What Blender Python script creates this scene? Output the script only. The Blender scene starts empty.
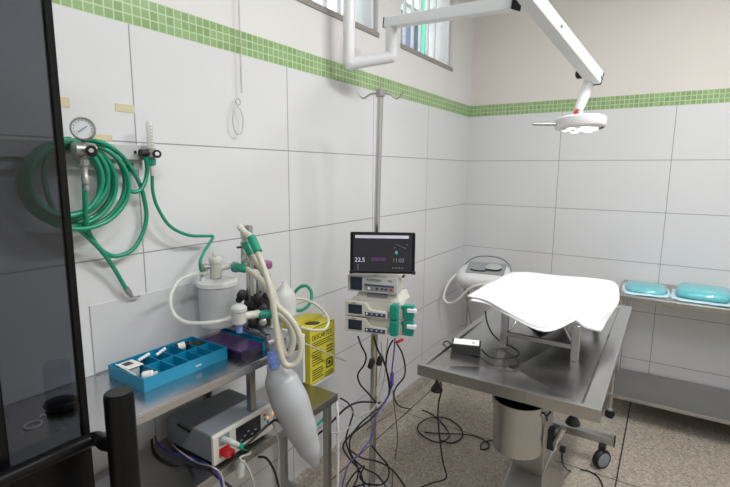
import bpy, bmesh, math, random
from mathutils import Vector as V, Matrix
random.seed(7)
PI = math.pi
col = bpy.context.scene.collection

# ------------------------------------------------------------ camera survey (metres, floor z=0, corner of the two walls at x=y=0)
CAM = V((1.33216, -3.52140, 1.48872))
RT = V((0.83941, 0.54345, 0.00725)); UP = V((-0.08979, 0.12552, 0.98802)); FW = V((-0.53602, 0.83001, -0.15416))
FPX = 469.674
def ray(px, py): return FW + RT*((px-365)/FPX) - UP*((py-243.5)/FPX)
def at(px, py, d): return CAM + ray(px, py)*d
def hx(px, py, x):
    d = ray(px, py); return CAM + d*((x-CAM.x)/d.x)
def hy(px, py, y):
    d = ray(px, py); return CAM + d*((y-CAM.y)/d.y)
def hz(px, py, z):
    d = ray(px, py); return CAM + d*((z-CAM.z)/d.z)

# ------------------------------------------------------------ materials
def lin(c):
    def f(v):
        v /= 255.0
        return v/12.92 if v <= 0.04045 else ((v+0.055)/1.055)**2.4
    return (f(c[0]), f(c[1]), f(c[2]), 1)
def newmat(name):
    m = bpy.data.materials.new(name); m.use_nodes = True
    nt = m.node_tree
    return m, nt, nt.nodes['Principled BSDF']
def mat(name, c, rough=0.5, metal=0.0, noise=0.0, scale=40, bump=0.0, spec=0.5, trans=0.0, alpha=1.0, emit=None, es=1.0, coat=0.0, sss=0.0, stretch=None, aniso=0.0):
    m, nt, b = newmat(name)
    b.inputs['Base Color'].default_value = lin(c)
    b.inputs['Roughness'].default_value = rough
    b.inputs['Metallic'].default_value = metal
    b.inputs['Specular IOR Level'].default_value = spec
    b.inputs['Transmission Weight'].default_value = trans
    b.inputs['Alpha'].default_value = alpha
    b.inputs['Coat Weight'].default_value = coat
    if sss: b.inputs['Subsurface Weight'].default_value = sss; b.inputs['Subsurface Radius'].default_value = (.02,.02,.02)
    if aniso: b.inputs['Anisotropic'].default_value = aniso
    if emit:
        b.inputs['Emission Color'].default_value = lin(emit); b.inputs['Emission Strength'].default_value = es
    if noise or bump:
        tc = nt.nodes.new('ShaderNodeTexCoord'); n = nt.nodes.new('ShaderNodeTexNoise'); n.inputs['Scale'].default_value = scale; n.inputs['Detail'].default_value = 5
        if stretch:
            mp = nt.nodes.new('ShaderNodeMapping'); mp.inputs['Scale'].default_value = stretch
            nt.links.new(tc.outputs['Object'], mp.inputs['Vector']); nt.links.new(mp.outputs['Vector'], n.inputs['Vector'])
        else: nt.links.new(tc.outputs['Object'], n.inputs['Vector'])
        if noise:
            mx = nt.nodes.new('ShaderNodeMix'); mx.data_type = 'RGBA'; mx.blend_type = 'MIX'
            a = lin(c); mx.inputs['A'].default_value = tuple(v*(1-noise) for v in a[:3])+(1,); mx.inputs['B'].default_value = tuple(min(1, v*(1+noise)) for v in a[:3])+(1,)
            nt.links.new(n.outputs['Fac'], mx.inputs['Factor']); nt.links.new(mx.outputs['Result'], b.inputs['Base Color'])
            mr = nt.nodes.new('ShaderNodeMapRange'); mr.inputs['To Min'].default_value = max(0.02, rough-.08); mr.inputs['To Max'].default_value = min(1, rough+.08)
            nt.links.new(n.outputs['Fac'], mr.inputs['Value']); nt.links.new(mr.outputs['Result'], b.inputs['Roughness'])
        if bump:
            bp = nt.nodes.new('ShaderNodeBump'); bp.inputs['Strength'].default_value = bump; bp.inputs['Distance'].default_value = .004
            nt.links.new(n.outputs['Fac'], bp.inputs['Height']); nt.links.new(bp.outputs['Normal'], b.inputs['Normal'])
    return m

class NG:   # tiny node-graph helper
    def __init__(s, nt): s.nt = nt
    def m(s, op, a, b=None, c=None):
        n = s.nt.nodes.new('ShaderNodeMath'); n.operation = op
        for i, v in enumerate((a, b, c)):
            if v is None: continue
            if isinstance(v, (int, float)): n.inputs[i].default_value = v
            else: s.nt.links.new(v, n.inputs[i])
        return n.outputs[0]
    def joint(s, v, off, pitch, half):      # 1 inside a joint line
        f = s.m('FRACT', s.m('ADD', s.m('DIVIDE', s.m('SUBTRACT', v, off), pitch), 0.5))
        d = s.m('MULTIPLY', s.m('ABSOLUTE', s.m('SUBTRACT', f, 0.5)), pitch)
        return s.m('LESS_THAN', d, half)
    def mix(s, f, a, b):
        n = s.nt.nodes.new('ShaderNodeMix'); n.data_type = 'RGBA'
        if isinstance(f, (int, float)): n.inputs['Factor'].default_value = f
        else: s.nt.links.new(f, n.inputs['Factor'])
        for k, v in (('A', a), ('B', b)):
            if isinstance(v, tuple): n.inputs[k].default_value = v
            else: s.nt.links.new(v, n.inputs[k])
        return n.outputs['Result']

ZA, TH, TW = 1.565, 0.33, 0.6584
BAND0, BAND1 = 1.8936, 1.9751
def wall_mat(name, axis, off, cut, pa, pb):
    m, nt, b = newmat(name); g = NG(nt)
    geo = nt.nodes.new('ShaderNodeNewGeometry'); sx = nt.nodes.new('ShaderNodeSeparateXYZ'); nt.links.new(geo.outputs['Position'], sx.inputs[0])
    u = sx.outputs[axis]; z = sx.outputs[2]
    ju = g.m('MULTIPLY', g.joint(u, off, TW, .0019), g.m('GREATER_THAN', g.m('ABSOLUTE', u), cut))
    jz = g.joint(z, ZA, TH, .0019)
    j = g.m('MULTIPLY', g.m('MAXIMUM', ju, jz), g.m('LESS_THAN', z, BAND0-.02))
    ju2 = g.m('MULTIPLY', ju, g.m('LESS_THAN', z, BAND0)); j = g.m('MAXIMUM', j, ju2)
    nz = nt.nodes.new('ShaderNodeTexNoise'); nz.inputs['Scale'].default_value = 1.6; nt.links.new(geo.outputs['Position'], nz.inputs['Vector'])
    tile = g.mix(nz.outputs['Fac'], lin((211, 213, 216)), lin((217, 218, 220)))
    c = g.mix(j, tile, lin((146, 146, 148)))
    # mosaic band
    p = (BAND1-BAND0)/3
    gb = g.m('MAXIMUM', g.joint(u, 0, p, .0022), g.joint(z, BAND0, p, .0022))
    wn = nt.nodes.new('ShaderNodeTexWhiteNoise'); cb = nt.nodes.new('ShaderNodeCombineXYZ')
    nt.links.new(g.m('FLOOR', g.m('DIVIDE', u, p)), cb.inputs[0]); nt.links.new(g.m('FLOOR', g.m('DIVIDE', g.m('SUBTRACT', z, BAND0), p)), cb.inputs[1]); nt.links.new(cb.outputs[0], wn.inputs['Vector'])
    gt = g.mix(wn.outputs['Value'], lin((132, 163, 110)), lin((150, 180, 128)))
    gc = g.mix(gb, gt, lin((184, 206, 168)))
    inb = g.m('MULTIPLY', g.m('GREATER_THAN', z, BAND0), g.m('LESS_THAN', z, BAND1))
    c = g.mix(inb, c, gc)
    up = g.m('GREATER_THAN', z, BAND1)
    n2 = nt.nodes.new('ShaderNodeTexNoise'); n2.inputs['Scale'].default_value = 3; nt.links.new(geo.outputs['Position'], n2.inputs['Vector'])
    c = g.mix(up, c, g.mix(n2.outputs['Fac'], lin(pa), lin(pb)))
    nt.links.new(c, b.inputs['Base Color'])
    r = g.m('ADD', g.m('MULTIPLY', up, .45), .2); r = g.m('ADD', r, g.m('MULTIPLY', g.m('MULTIPLY', j, 1.0), .5))
    nt.links.new(r, b.inputs['Roughness'])
    b.inputs['Specular IOR Level'].default_value = .4
    hgt = g.m('SUBTRACT', 1.0, g.m('MAXIMUM', j, g.m('MULTIPLY', inb, gb)))
    bp = nt.nodes.new('ShaderNodeBump'); bp.inputs['Strength'].default_value = .5; bp.inputs['Distance'].default_value = .002
    nt.links.new(hgt, bp.inputs['Height']); nt.links.new(bp.outputs['Normal'], b.inputs['Normal'])
    return m
def terrazzo(name, joints=True, base=(157, 150, 140)):
    m, nt, b = newmat(name); g = NG(nt)
    geo = nt.nodes.new('ShaderNodeNewGeometry')
    sx = nt.nodes.new('ShaderNodeSeparateXYZ'); nt.links.new(geo.outputs['Position'], sx.inputs[0])
    c = None
    v = nt.nodes.new('ShaderNodeTexVoronoi'); v.inputs['Scale'].default_value = 130; nt.links.new(geo.outputs['Position'], v.inputs['Vector'])
    sc = nt.nodes.new('ShaderNodeSeparateColor'); nt.links.new(v.outputs['Color'], sc.inputs[0])
    cr = nt.nodes.new('ShaderNodeValToRGB'); e = cr.color_ramp
    bl = lin(base)
    k = lambda s, t=(1, 1, 1): tuple(min(1, bl[i]*s*t[i]) for i in range(3))+(1,)
    e.interpolation = 'CONSTANT'
    e.elements[0].position = 0; e.elements[0].color = k(.95)
    e.elements[1].position = .3; e.elements[1].color = k(1.15, (1.03, 1, .95))
    for pos, colr in ((.55, k(.8, (1.05, 1, .93))), (.72, k(1.45)), (.86, k(.5)), (.93, k(1.05, (1.15, 1, .85)))):
        x = e.elements.new(pos); x.color = colr
    nt.links.new(sc.outputs[0], cr.inputs[0]); c = cr.outputs[0]
    n = nt.nodes.new('ShaderNodeTexNoise'); n.inputs['Scale'].default_value = 2.2; nt.links.new(geo.outputs['Position'], n.inputs['Vector'])
    c = g.mix(g.m('MULTIPLY', n.outputs['Fac'], .35), c, k(1.0))
    if joints:
        j = g.m('MAXIMUM', g.joint(sx.outputs[0], .075, 1.162, .0035), g.joint(sx.outputs[1], -1.093, 1.162, .0028))
        c = g.mix(j, c, lin((40, 38, 36)))
    nt.links.new(c, b.inputs['Base Color']); b.inputs['Roughness'].default_value = .42
    return m

M = {}
M['wall_left'] = wall_mat('tiled wall', 1, -0.7278, .3, (217, 216, 215), (224, 223, 222))
M['wall_back'] = wall_mat('tiled end wall', 0, 0.6608, .05, (214, 209, 204), (221, 217, 212))
M['paint'] = mat('painted plaster', (222, 218, 212), .7, noise=.03, scale=4)
M['ceil'] = mat('ceiling paint', (232, 231, 228), .8)
M['floor'] = terrazzo('terrazzo floor')
M['skirt'] = terrazzo('terrazzo skirting', False, (162, 158, 152))
M['granite'] = mat('granite sill', (146, 142, 138), .4, noise=.6, scale=160)
M['steel'] = mat('brushed stainless steel', (196, 196, 197), .25, 1, noise=.05, scale=12)
M['steel_d'] = mat('worn stainless steel', (176, 175, 173), .33, 1, noise=.07, scale=9)
M['chrome'] = mat('chrome', (205, 205, 208), .16, 1)
M['bucket'] = mat('polished steel', (180, 181, 178), .22, 1, noise=.08, scale=20)
M['green'] = mat('green hose rubber', (9, 142, 110), .33, noise=.08, scale=20, coat=.2)
M['green_d'] = mat('green plastic', (20, 140, 112), .4)
M['teal'] = mat('teal plastic', (8, 130, 168), .4, noise=.04)
M['teal_d'] = mat('dark teal', (10, 120, 150), .45)
M['pumpgreen'] = mat('pump green', (6, 140, 122), .4)
M['black'] = mat('black plastic', (22, 22, 24), .42, noise=.1)
M['blackgloss'] = mat('black paint', (9, 9, 11), .3, spec=.22)
M['rubber'] = mat('black rubber', (20, 19, 19), .6)
M['beige'] = mat('ivory plastic', (198, 198, 188), .4)
M['white'] = mat('white plastic', (226, 226, 226), .35)
M['whitepaint'] = mat('white enamel', (224, 226, 228), .3)
M['hose'] = mat('cream corrugated hose', (194, 191, 176), .35, sss=.25, alpha=.92)
M['clear'] = mat('clear tubing', (225, 226, 222), .25, alpha=.55)
M['canister'] = mat('frosted plastic', (222, 224, 226), .35, alpha=.6)
M['grey'] = mat('grey plastic', (126, 132, 140), .45, noise=.04)
M['greyl'] = mat('light grey plastic', (185, 187, 186), .4)
M['screen'] = mat('dark screen', (26, 27, 36), .18)
M['screen2'] = mat('pump screen', (40, 48, 66), .2)
M['navy'] = mat('navy keypad', (58, 66, 96), .4)
M['silver'] = mat('silver plastic', (160, 160, 158), .35, .5)
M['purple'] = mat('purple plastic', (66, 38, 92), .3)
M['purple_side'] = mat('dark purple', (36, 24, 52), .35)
M['mauve'] = mat('mauve plastic', (140, 84, 130), .35)
M['blueconn'] = mat('blue connector', (112, 138, 206), .4)
M['bag'] = mat('grey rubber bag', (170, 173, 177), .42, sss=.15, noise=.03, scale=8)
M['yellow'] = mat('yellow card', (203, 194, 58), .55)
M['ink'] = mat('dark ink', (60, 56, 20), .6)
M['inkgrey'] = mat('grey ink', (70, 74, 70), .6)
M['red'] = mat('red plastic', (196, 34, 38), .4)
M['blue'] = mat('blue cable', (48, 44, 150), .45)
M['violet'] = mat('violet cable', (78, 64, 140), .45)
M['cablegrey'] = mat('grey cable', (165, 163, 158), .45)
M['cabletan'] = mat('tan cable', (106, 92, 78), .5)
M['cloth'] = mat('white cloth', (230, 230, 233), .85, bump=.4, scale=14)
M['paper'] = mat('white paper', (214, 214, 224), .7)
M['sheet'] = mat('pale sheet', (203, 205, 207), .3)
M['pack'] = mat('teal wrapped drape', (96, 188, 198), .4, noise=.28, scale=30, bump=1.0, coat=.6)
M['packedge'] = mat('clear wrap', (205, 230, 240), .2, noise=.08, scale=30, coat=.5, bump=.4)
M['tape'] = mat('yellowed tape', (220, 212, 176), .6, alpha=.8)
M['brown'] = mat('brown wood', (96, 48, 28), .5)
M['label'] = mat('white label', (232, 232, 228), .5)
M['dial'] = mat('dial face', (226, 230, 234), .4)
M['bluemark'] = mat('blue mark', (50, 90, 150), .4)
M['orange'] = mat('orange lamp', (255, 170, 90), .4, emit=(255, 170, 90), es=.8)
M['text_w'] = mat('screen text', (190, 195, 205), .4, emit=(200, 205, 220), es=.35)
M['text_p'] = mat('screen text violet', (96, 60, 120), .4, emit=(110, 60, 140), es=.25)
M['text_g'] = mat('screen text grey', (110, 112, 122), .4, emit=(120, 122, 132), es=.3)
M['text_t'] = mat('screen mark teal', (50, 150, 150), .4, emit=(60, 150, 150), es=.3)
M['statusbar'] = mat('screen status bar', (190, 188, 205), .4, emit=(170, 168, 185), es=.2)
M['led'] = mat('lit LED', (255, 255, 255), .4, emit=(255, 255, 255), es=5)
M['tube'] = mat('lit fluorescent tube', (255, 255, 255), .4, emit=(250, 252, 255), es=6)
M['bluewall'] = mat('blue grey sheeting', (78, 90, 120), .6, noise=.3, scale=3)
M['greenpipe'] = mat('green pipe', (40, 190, 130), .5)
M['devlens'] = mat('grey device panel', (150, 153, 156), .3)
M['thinchain'] = mat('steel chain', (150, 150, 150), .35, .8)
M['white_strip'] = mat('clear ring', (235, 235, 232), .3)

def tabletop_mat():
    m, nt, b = newmat('scratched stainless top'); g = NG(nt)
    tc = nt.nodes.new('ShaderNodeTexCoord')
    mp = nt.nodes.new('ShaderNodeMapping'); mp.inputs['Scale'].default_value = (60, 2.5, 1); nt.links.new(tc.outputs['Object'], mp.inputs['Vector'])
    n = nt.nodes.new('ShaderNodeTexNoise'); n.inputs['Scale'].default_value = 4; n.inputs['Detail'].default_value = 6; nt.links.new(mp.outputs['Vector'], n.inputs['Vector'])
    n2 = nt.nodes.new('ShaderNodeTexNoise'); n2.inputs['Scale'].default_value = 6; nt.links.new(tc.outputs['Object'], n2.inputs['Vector'])
    c = g.mix(n.outputs['Fac'], lin((178, 177, 176)), lin((202, 201, 200)))
    nt.links.new(c, b.inputs['Base Color']); b.inputs['Metallic'].default_value = 1
    r = g.m('ADD', g.m('MULTIPLY', n2.outputs['Fac'], .14), .17); nt.links.new(r, b.inputs['Roughness'])
    bp = nt.nodes.new('ShaderNodeBump'); bp.inputs['Strength'].default_value = .06; bp.inputs['Distance'].default_value = .003
    nt.links.new(n.outputs['Fac'], bp.inputs['Height']); nt.links.new(bp.outputs['Normal'], b.inputs['Normal'])
    return m
M['tabletop'] = tabletop_mat()
def glass_mat():
    m = bpy.data.materials.new('tinted glass'); m.use_nodes = True; nt = m.node_tree; nt.nodes.clear()
    o = nt.nodes.new('ShaderNodeOutputMaterial'); t = nt.nodes.new('ShaderNodeBsdfTransparent'); t.inputs[0].default_value = (.36, .37, .40, 1)
    gl = nt.nodes.new('ShaderNodeBsdfGlossy'); gl.inputs['Roughness'].default_value = .03
    fr = nt.nodes.new('ShaderNodeFresnel'); fr.inputs[0].default_value = 1.45
    mx = nt.nodes.new('ShaderNodeMixShader'); nt.links.new(fr.outputs[0], mx.inputs[0]); nt.links.new(t.outputs[0], mx.inputs[1]); nt.links.new(gl.outputs[0], mx.inputs[2]); nt.links.new(mx.outputs[0], o.inputs[0])
    return m
M['glass'] = glass_mat()
def pane_mat():
    m = bpy.data.materials.new('window glass'); m.use_nodes = True; nt = m.node_tree; nt.nodes.clear()
    o = nt.nodes.new('ShaderNodeOutputMaterial'); t = nt.nodes.new('ShaderNodeBsdfTransparent'); t.inputs[0].default_value = (.95, .97, .97, 1)
    gl = nt.nodes.new('ShaderNodeBsdfGlossy'); gl.inputs['Roughness'].default_value = .02
    mx = nt.nodes.new('ShaderNodeMixShader'); mx.inputs[0].default_value = .05; nt.links.new(t.outputs[0], mx.inputs[1]); nt.links.new(gl.outputs[0], mx.inputs[2]); nt.links.new(mx.outputs[0], o.inputs[0])
    return m
M['pane'] = pane_mat()

# ------------------------------------------------------------ mesh builder
WL = {}      # world location of every parent
def smooth_path(pts, n=8, closed=False):
    pts = [V(p) for p in pts]; out = []
    N = len(pts)
    if N < 3: return pts
    g = (lambda i: pts[i % N]) if closed else (lambda i: pts[max(0, min(N-1, i))])
    for i in range(N if closed else N-1):
        a, b, c, d = g(i-1), g(i), g(i+1), g(i+2)
        for k in range(n):
            t = k/n
            out.append(.5*((2*b)+(c-a)*t+(2*a-5*b+4*c-d)*t*t+(3*b-a-3*c+d)*t**3))
    if not closed: out.append(pts[-1])
    return out
class MB:
    def __init__(s, M4=None): s.bm = bmesh.new(); s.M = M4
    def _v(s, p):
        p = V(p)
        return s.bm.verts.new(s.M @ p if s.M else p)
    def box(s, lo, hi, R=None, c=None):
        lo, hi = V(lo), V(hi); ps = []
        for x in (lo.x, hi.x):
            for y in (lo.y, hi.y):
                for z in (lo.z, hi.z):
                    p = V((x, y, z))
                    if R: p = R @ (p-V(c)) + V(c)
                    ps.append(s._v(p))
        for f in ((0, 1, 3, 2), (4, 6, 7, 5), (0, 4, 5, 1), (2, 3, 7, 6), (0, 2, 6, 4), (1, 5, 7, 3)): s.bm.faces.new([ps[i] for i in f])
        return s
    def hexa(s, bot, top):     # two quads, same winding
        a = [s._v(p) for p in bot]; b = [s._v(p) for p in top]; n = len(a)
        s.bm.faces.new(a[::-1]); s.bm.faces.new(b)
        for i in range(n): s.bm.faces.new([a[i], a[(i+1) % n], b[(i+1) % n], b[i]])
        return s
    def tube(s, pts, r, seg=10, smooth=6, closed=False, caps=True, flat=None):
        pts = smooth_path(pts, smooth, closed) if smooth else [V(p) for p in pts]
        n = len(pts)
        if isinstance(r, (list, tuple)):
            rr = []
            for i in range(n):
                t = i/(n-1)*(len(r)-1); k = min(int(t), len(r)-2); f = t-k; f = f*f*(3-2*f); rr.append(r[k]*(1-f)+r[k+1]*f)
        elif callable(r): rr = [r(i/(n-1)) for i in range(n)]
        else: rr = [r]*n
        rings = []; up = None
        for i in range(n):
            a = pts[i-1] if (i or closed) else pts[i]; b = pts[(i+1) % n] if (i < n-1 or closed) else pts[i]
            t = (b-a)
            t = t.normalized() if t.length > 1e-9 else V((0, 0, 1))
            if up is None:
                up = V((0, 0, 1)) if abs(t.z) < .9 else V((1, 0, 0))
            up = (up - t*up.dot(t))
            up = up.normalized() if up.length > 1e-6 else t.orthogonal().normalized()
            w = t.cross(up)
            ring = []
            for k in range(seg):
                A = 2*PI*k/seg
                ring.append(s._v(pts[i] + up*(math.cos(A)*rr[i]) + w*(math.sin(A)*rr[i]*(flat or 1))))
            rings.append(ring)
        for i in range(n if closed else n-1):
            p, q = rings[i], rings[(i+1) % n]
            for k in range(seg): s.bm.faces.new([p[k], p[(k+1) % seg], q[(k+1) % seg], q[k]])
        if caps and not closed:
            s.bm.faces.new(rings[0][::-1]); s.bm.faces.new(rings[-1])
        return s
    def cyl(s, a, b, r0, r1=None, seg=20): return s.tube([a, b], [r0, r0 if r1 is None else r1], seg, 0)
    def lathe(s, prof, o, ax=(0, 0, 1), seg=28, sq=1.0):   # prof: (radius, height) list along axis from o
        o = V(o); ax = V(ax).normalized(); u = ax.orthogonal().normalized(); w = ax.cross(u); rings = []
        for r, h in prof:
            rings.append([s._v(o+ax*h+u*(max(r, 1e-4)*math.cos(2*PI*k/seg))+w*(max(r, 1e-4)*sq*math.sin(2*PI*k/seg))) for k in range(seg)])
        for i in range(len(rings)-1):
            for k in range(seg): s.bm.faces.new([rings[i][k], rings[i][(k+1) % seg], rings[i+1][(k+1) % seg], rings[i+1][k]])
        s.bm.faces.new(rings[0][::-1]); s.bm.faces.new(rings[-1])
        return s
    def prism(s, poly, o, u, w, n, d):     # polygon (a,b) in axes u,w from o, extruded d along n
        o, u, w, n = V(o), V(u), V(w), V(n)
        return s.hexa([o+u*a+w*b for a, b in poly], [o+u*a+w*b+n*d for a, b in poly])
    def grid(s, rows):
        vs = [[s._v(p) for p in r] for r in rows]
        for i in range(len(vs)-1):
            for k in range(len(vs[0])-1): s.bm.faces.new([vs[i][k], vs[i][k+1], vs[i+1][k+1], vs[i+1][k]])
        return s
    def build(s, name, m, parent=None, smooth=False, bevel=0, solid=0, loc=None, angle=40):
        bm = s.bm
        bmesh.ops.recalc_face_normals(bm, faces=bm.faces)
        org = V(loc) if loc is not None else (WL[parent.name] if parent else V((0, 0, 0)))
        if parent is None and loc is None:
            xs = [v.co for v in bm.verts]
            org = V((sum(p.x for p in xs)/len(xs), sum(p.y for p in xs)/len(xs), min(p.z for p in xs)))
        for v in bm.verts: v.co -= org
        if smooth:
            for f in bm.faces: f.smooth = True
            for e in bm.edges:
                if len(e.link_faces) == 2 and e.calc_face_angle(0) > math.radians(angle): e.smooth = False
        me = bpy.data.meshes.new(name); bm.to_mesh(me); bm.free()
        o = bpy.data.objects.new(name, me); col.objects.link(o)
        me.materials.append(M[m] if isinstance(m, str) else m)
        if parent: o.parent = parent; o.location = org-WL[parent.name]
        else: o.location = org
        WL[o.name] = org.copy()
        if solid:
            md = o.modifiers.new('thickness', 'SOLIDIFY'); md.thickness = solid; md.offset = 0
        if bevel:
            md = o.modifiers.new('bevel', 'BEVEL'); md.width = bevel; md.segments = 2; md.limit_method = 'ANGLE'; md.angle_limit = math.radians(35)
        return o
def tag(o, label, cat, group=None):
    o['label'] = label; o['category'] = cat
    if group: o['group'] = group
    return o
def thing(name, label, cat, loc, group=None):
    o = bpy.data.objects.new(name, None); col.objects.link(o); o.location = V(loc); o.empty_display_size = .05
    WL[o.name] = V(loc); return tag(o, label, cat, group)
def struct(o): o['kind'] = 'structure'; return o
def sempty(name, loc):
    o = bpy.data.objects.new(name, None); col.objects.link(o); o.location = V(loc); WL[o.name] = V(loc); o['kind'] = 'structure'; return o
def frame(o, t, n, z=None):      # local x = t, local y = -n (depth), local z = up
    t = V(t).normalized(); n = V(n).normalized(); z = t.cross(-n) if z is None else V(z)
    return Matrix(((t.x, -n.x, z.x, o[0]), (t.y, -n.y, z.y, o[1]), (t.z, -n.z, z.z, o[2]), (0, 0, 0, 1)))
def text(body, size, M4, m, parent, name='lettering', depth=.0006, align='LEFT', sx=1.0):
    cu = bpy.data.curves.new('t', 'FONT'); cu.body = body; cu.size = size; cu.extrude = depth; cu.align_x = align
    to = bpy.data.objects.new('t', cu); col.objects.link(to)
    dg = bpy.context.evaluated_depsgraph_get(); me = bpy.data.meshes.new_from_object(to.evaluated_get(dg))
    bpy.data.objects.remove(to)
    # text lies in its local xy plane: map x->local x, y->local z, z->local -y (towards the viewer)
    T = M4 @ Matrix(((sx, 0, 0, 0), (0, 0, -1, 0), (0, 1, 0, 0), (0, 0, 0, 1)))
    T = Matrix.Translation(-WL[parent.name]) @ T
    me.transform(T); me.name = name
    o = bpy.data.objects.new(name, me); col.objects.link(o); me.materials.clear(); me.materials.append(M[m]); o.parent = parent
    WL[o.name] = WL[parent.name].copy()
    return o

# ------------------------------------------------------------ the room
RX, RY, RZ = 3.3, -4.9, 2.95
struct(MB().box((-.2, RY-.2, -.12), (RX+.2, .2, 0)).build('floor', 'floor'))
struct(MB().box((-.2, RY-.2, RZ), (RX+.2, .2, RZ+.1)).build('ceiling', 'ceil'))
W1 = (-2.75, -1.35); W2 = (-1.108, -.376); WZ = (2.182, 2.78)
wl = MB()
wl.box((-.2, RY-.2, 0), (0, .2, WZ[0])).box((-.2, RY-.2, WZ[1]), (0, .2, RZ))
for a, b in ((RY-.2, W1[0]), (W1[1], W2[0]), (W2[1], .2)): wl.box((-.2, a, WZ[0]), (0, b, WZ[1]))
struct(wl.build('wall_left', 'wall_left'))
struct(MB().box((0, 0, 0), (RX+.2, .2, RZ)).build('wall_back', 'wall_back'))
struct(MB().box((RX, RY, 0), (RX+.2, 0, RZ)).build('wall_right', 'paint'))
struct(MB().box((0, RY-.2, 0), (RX, RY, RZ)).build('wall_front', 'paint'))
struct(MB().prism([(0, 0), (.012, 0), (.012, .06), (.006, .088), (0, .09)], (0, RY, 0), (1, 0, 0), (0, 0, 1), (0, 1, 0), -RY-.012).build('baseboard_left', 'skirt'))
struct(MB().prism([(0, 0), (.012, 0), (.012, .06), (.006, .088), (0, .09)], (0, 0, 0), (0, -1, 0), (0, 0, 1), (1, 0, 0), RX).build('baseboard_back', 'skirt'))

def window(n, y0, y1):
    w = sempty('window_%d' % n, (0, (y0+y1)/2, WZ[0]))
    MB().box((-.2, y0-.005, WZ[0]-.02), (.006, y1+.005, WZ[0]+.004)).build('sill', 'granite', w)
    f = MB()
    for a, b in ((y0, y0+.035), (y1-.035, y1)): f.box((-.17, a, WZ[0]+.004), (-.13, b, WZ[1]))
    f.box((-.17, y0+.035, WZ[0]+.004), (-.13, y1-.035, WZ[0]+.036)).box((-.17, y0+.035, WZ[1]-.035), (-.13, y1-.035, WZ[1]))
    f.box((-.168, y0+.035, WZ[0]+.3), (-.132, y1-.035, WZ[0]+.33))
    f.build('window_frame', 'whitepaint', w, bevel=.003)
    MB().box((-.152, y0+.035, WZ[0]+.036), (-.148, y1-.035, WZ[1]-.035)).build('pane', 'pane', w)
    k = int(round((y1-y0)/.105))
    for i in range(1, k):
        y = y0+(y1-y0)*i/k
        MB().box((-.1, y-.008, WZ[0]+.004), (-.084, y+.008, WZ[1])).build('bar', 'whitepaint', w)
    # hinged metal leaf folded against the far jamb
    l = MB().box((-.125, y1-.03, WZ[0]+.02), (-.02, y1-.012, WZ[1]-.03)); l.build('folded_leaf', 'whitepaint', w, bevel=.003)
window(1, *W1); window(2, *W2)
tag(MB().box((-1.3, hx(392, 40, -1.26).y, 1.2), (-1.26, 2.2, 3.2)).build('metal_sheeting', 'bluewall'), 'blue-grey sheeting outside, seen through the barred window nearest the corner', 'sheeting')
tag(MB().cyl((-1.2, hx(421, 35, -1.2).y, 1.2), (-1.2, hx(421, 35, -1.2).y, 3.6), .04).build('drain_pipe', 'greenpipe', smooth=True), 'green upright pipe outside behind the window bars', 'pipe')
tag(MB().box((-1.4, -5.5, 1.2), (-1.34, hx(392, 40, -1.26).y-.05, 3.6)).build('outside_wall', 'ceil'), 'pale wall outside beyond the left-hand window', 'wall')

# lamps of the room (on the ceiling)
for x, y, g in ((1.75, -1.75, 'nearer the end wall'), (1.75, -3.6, 'nearer the door')):
    t = thing('ceiling_lamp', 'white twin-tube fluorescent ceiling lamp '+g, 'lamp', (x, y, RZ-.07))
    MB().box((x-.09, y-.6, RZ-.05), (x+.09, y+.6, RZ)).build('housing', 'whitepaint', t, bevel=.006)
    for s in (-.045, .045): MB().cyl((x+s, y-.58, RZ-.064), (x+s, y+.58, RZ-.064), .013).build('tube', 'tube', t, smooth=True)
    for s in (-.59, .59): MB().box((x-.07, y+s-.012, RZ-.08), (x+.07, y+s+.012, RZ-.05)).build('end_cap', 'white', t)

# wall trifles
def strip(x0, y0, x1, y1, label):
    a, b, c, d = hx(x0, y0, .0005), hx(x1, y0, .0005), hx(x1, y1, .0005), hx(x0, y1, .0005)
    lo = V((0.0003, min(a.y, d.y), min(c.z, d.z))); hi = V((.0012, max(b.y, c.y), max(a.z, b.z)))
    tag(MB().box((.0002, a.y, d.z), (.0014, b.y, a.z)).build('tape_strip', 'tape'), label, 'tape')
strip(55, 96, 69, 106, 'yellowed tape strip on the wall tile nearest the black door')
strip(115, 103, 134, 111, 'yellowed tape strip by the upright tile joint above the gas rail')
strip(94, 134, 112, 140, 'yellowed tape strip just above the white gas rail')
p0 = hx(88, 300, .003); p1 = hx(204, 284, .003)
tag(MB().box((.0004, -2.875, .91), (.004, -2.545, 1.11)).build('splash_sheet', 'sheet', bevel=.0015), 'pale thin protective sheet against the tiles behind the organizer tray', 'sheet')

# pull chain with ring
t = thing('pull_chain', 'thin hanging chain with a clear loop ring on the left wall', 'chain', (.02, -2.307, 1.6))
ch = MB(); z = 2.6; k = 0
while z > 1.755:
    ch.tube([(.02+(.003 if k % 2 else 0)*math.cos(A), -2.306+(.003 if k % 2 == 0 else 0)*math.cos(A), z+.007*math.sin(A)) for A in [i*PI/3 for i in range(6)]], .0009, 5, 0, closed=True); z -= .011; k += 1
ch.build('chain', 'thinchain', t, smooth=True)
c = hx(238, 102, .02)
MB().tube([(c.x, c.y+.011*math.cos(i*PI/6), c.z+.012*math.sin(i*PI/6)) for i in range(12)], .0014, 6, 1, closed=True).build('small_ring', 'thinchain', t, smooth=True)
c = hx(238, 121, .02)
MB().tube([(c.x, c.y+.024*math.cos(i*PI/9), c.z+.048*math.sin(i*PI/9)) for i in range(18)], .0018, 6, 1, closed=True).build('large_ring', 'greyl', t, smooth=True)

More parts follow.
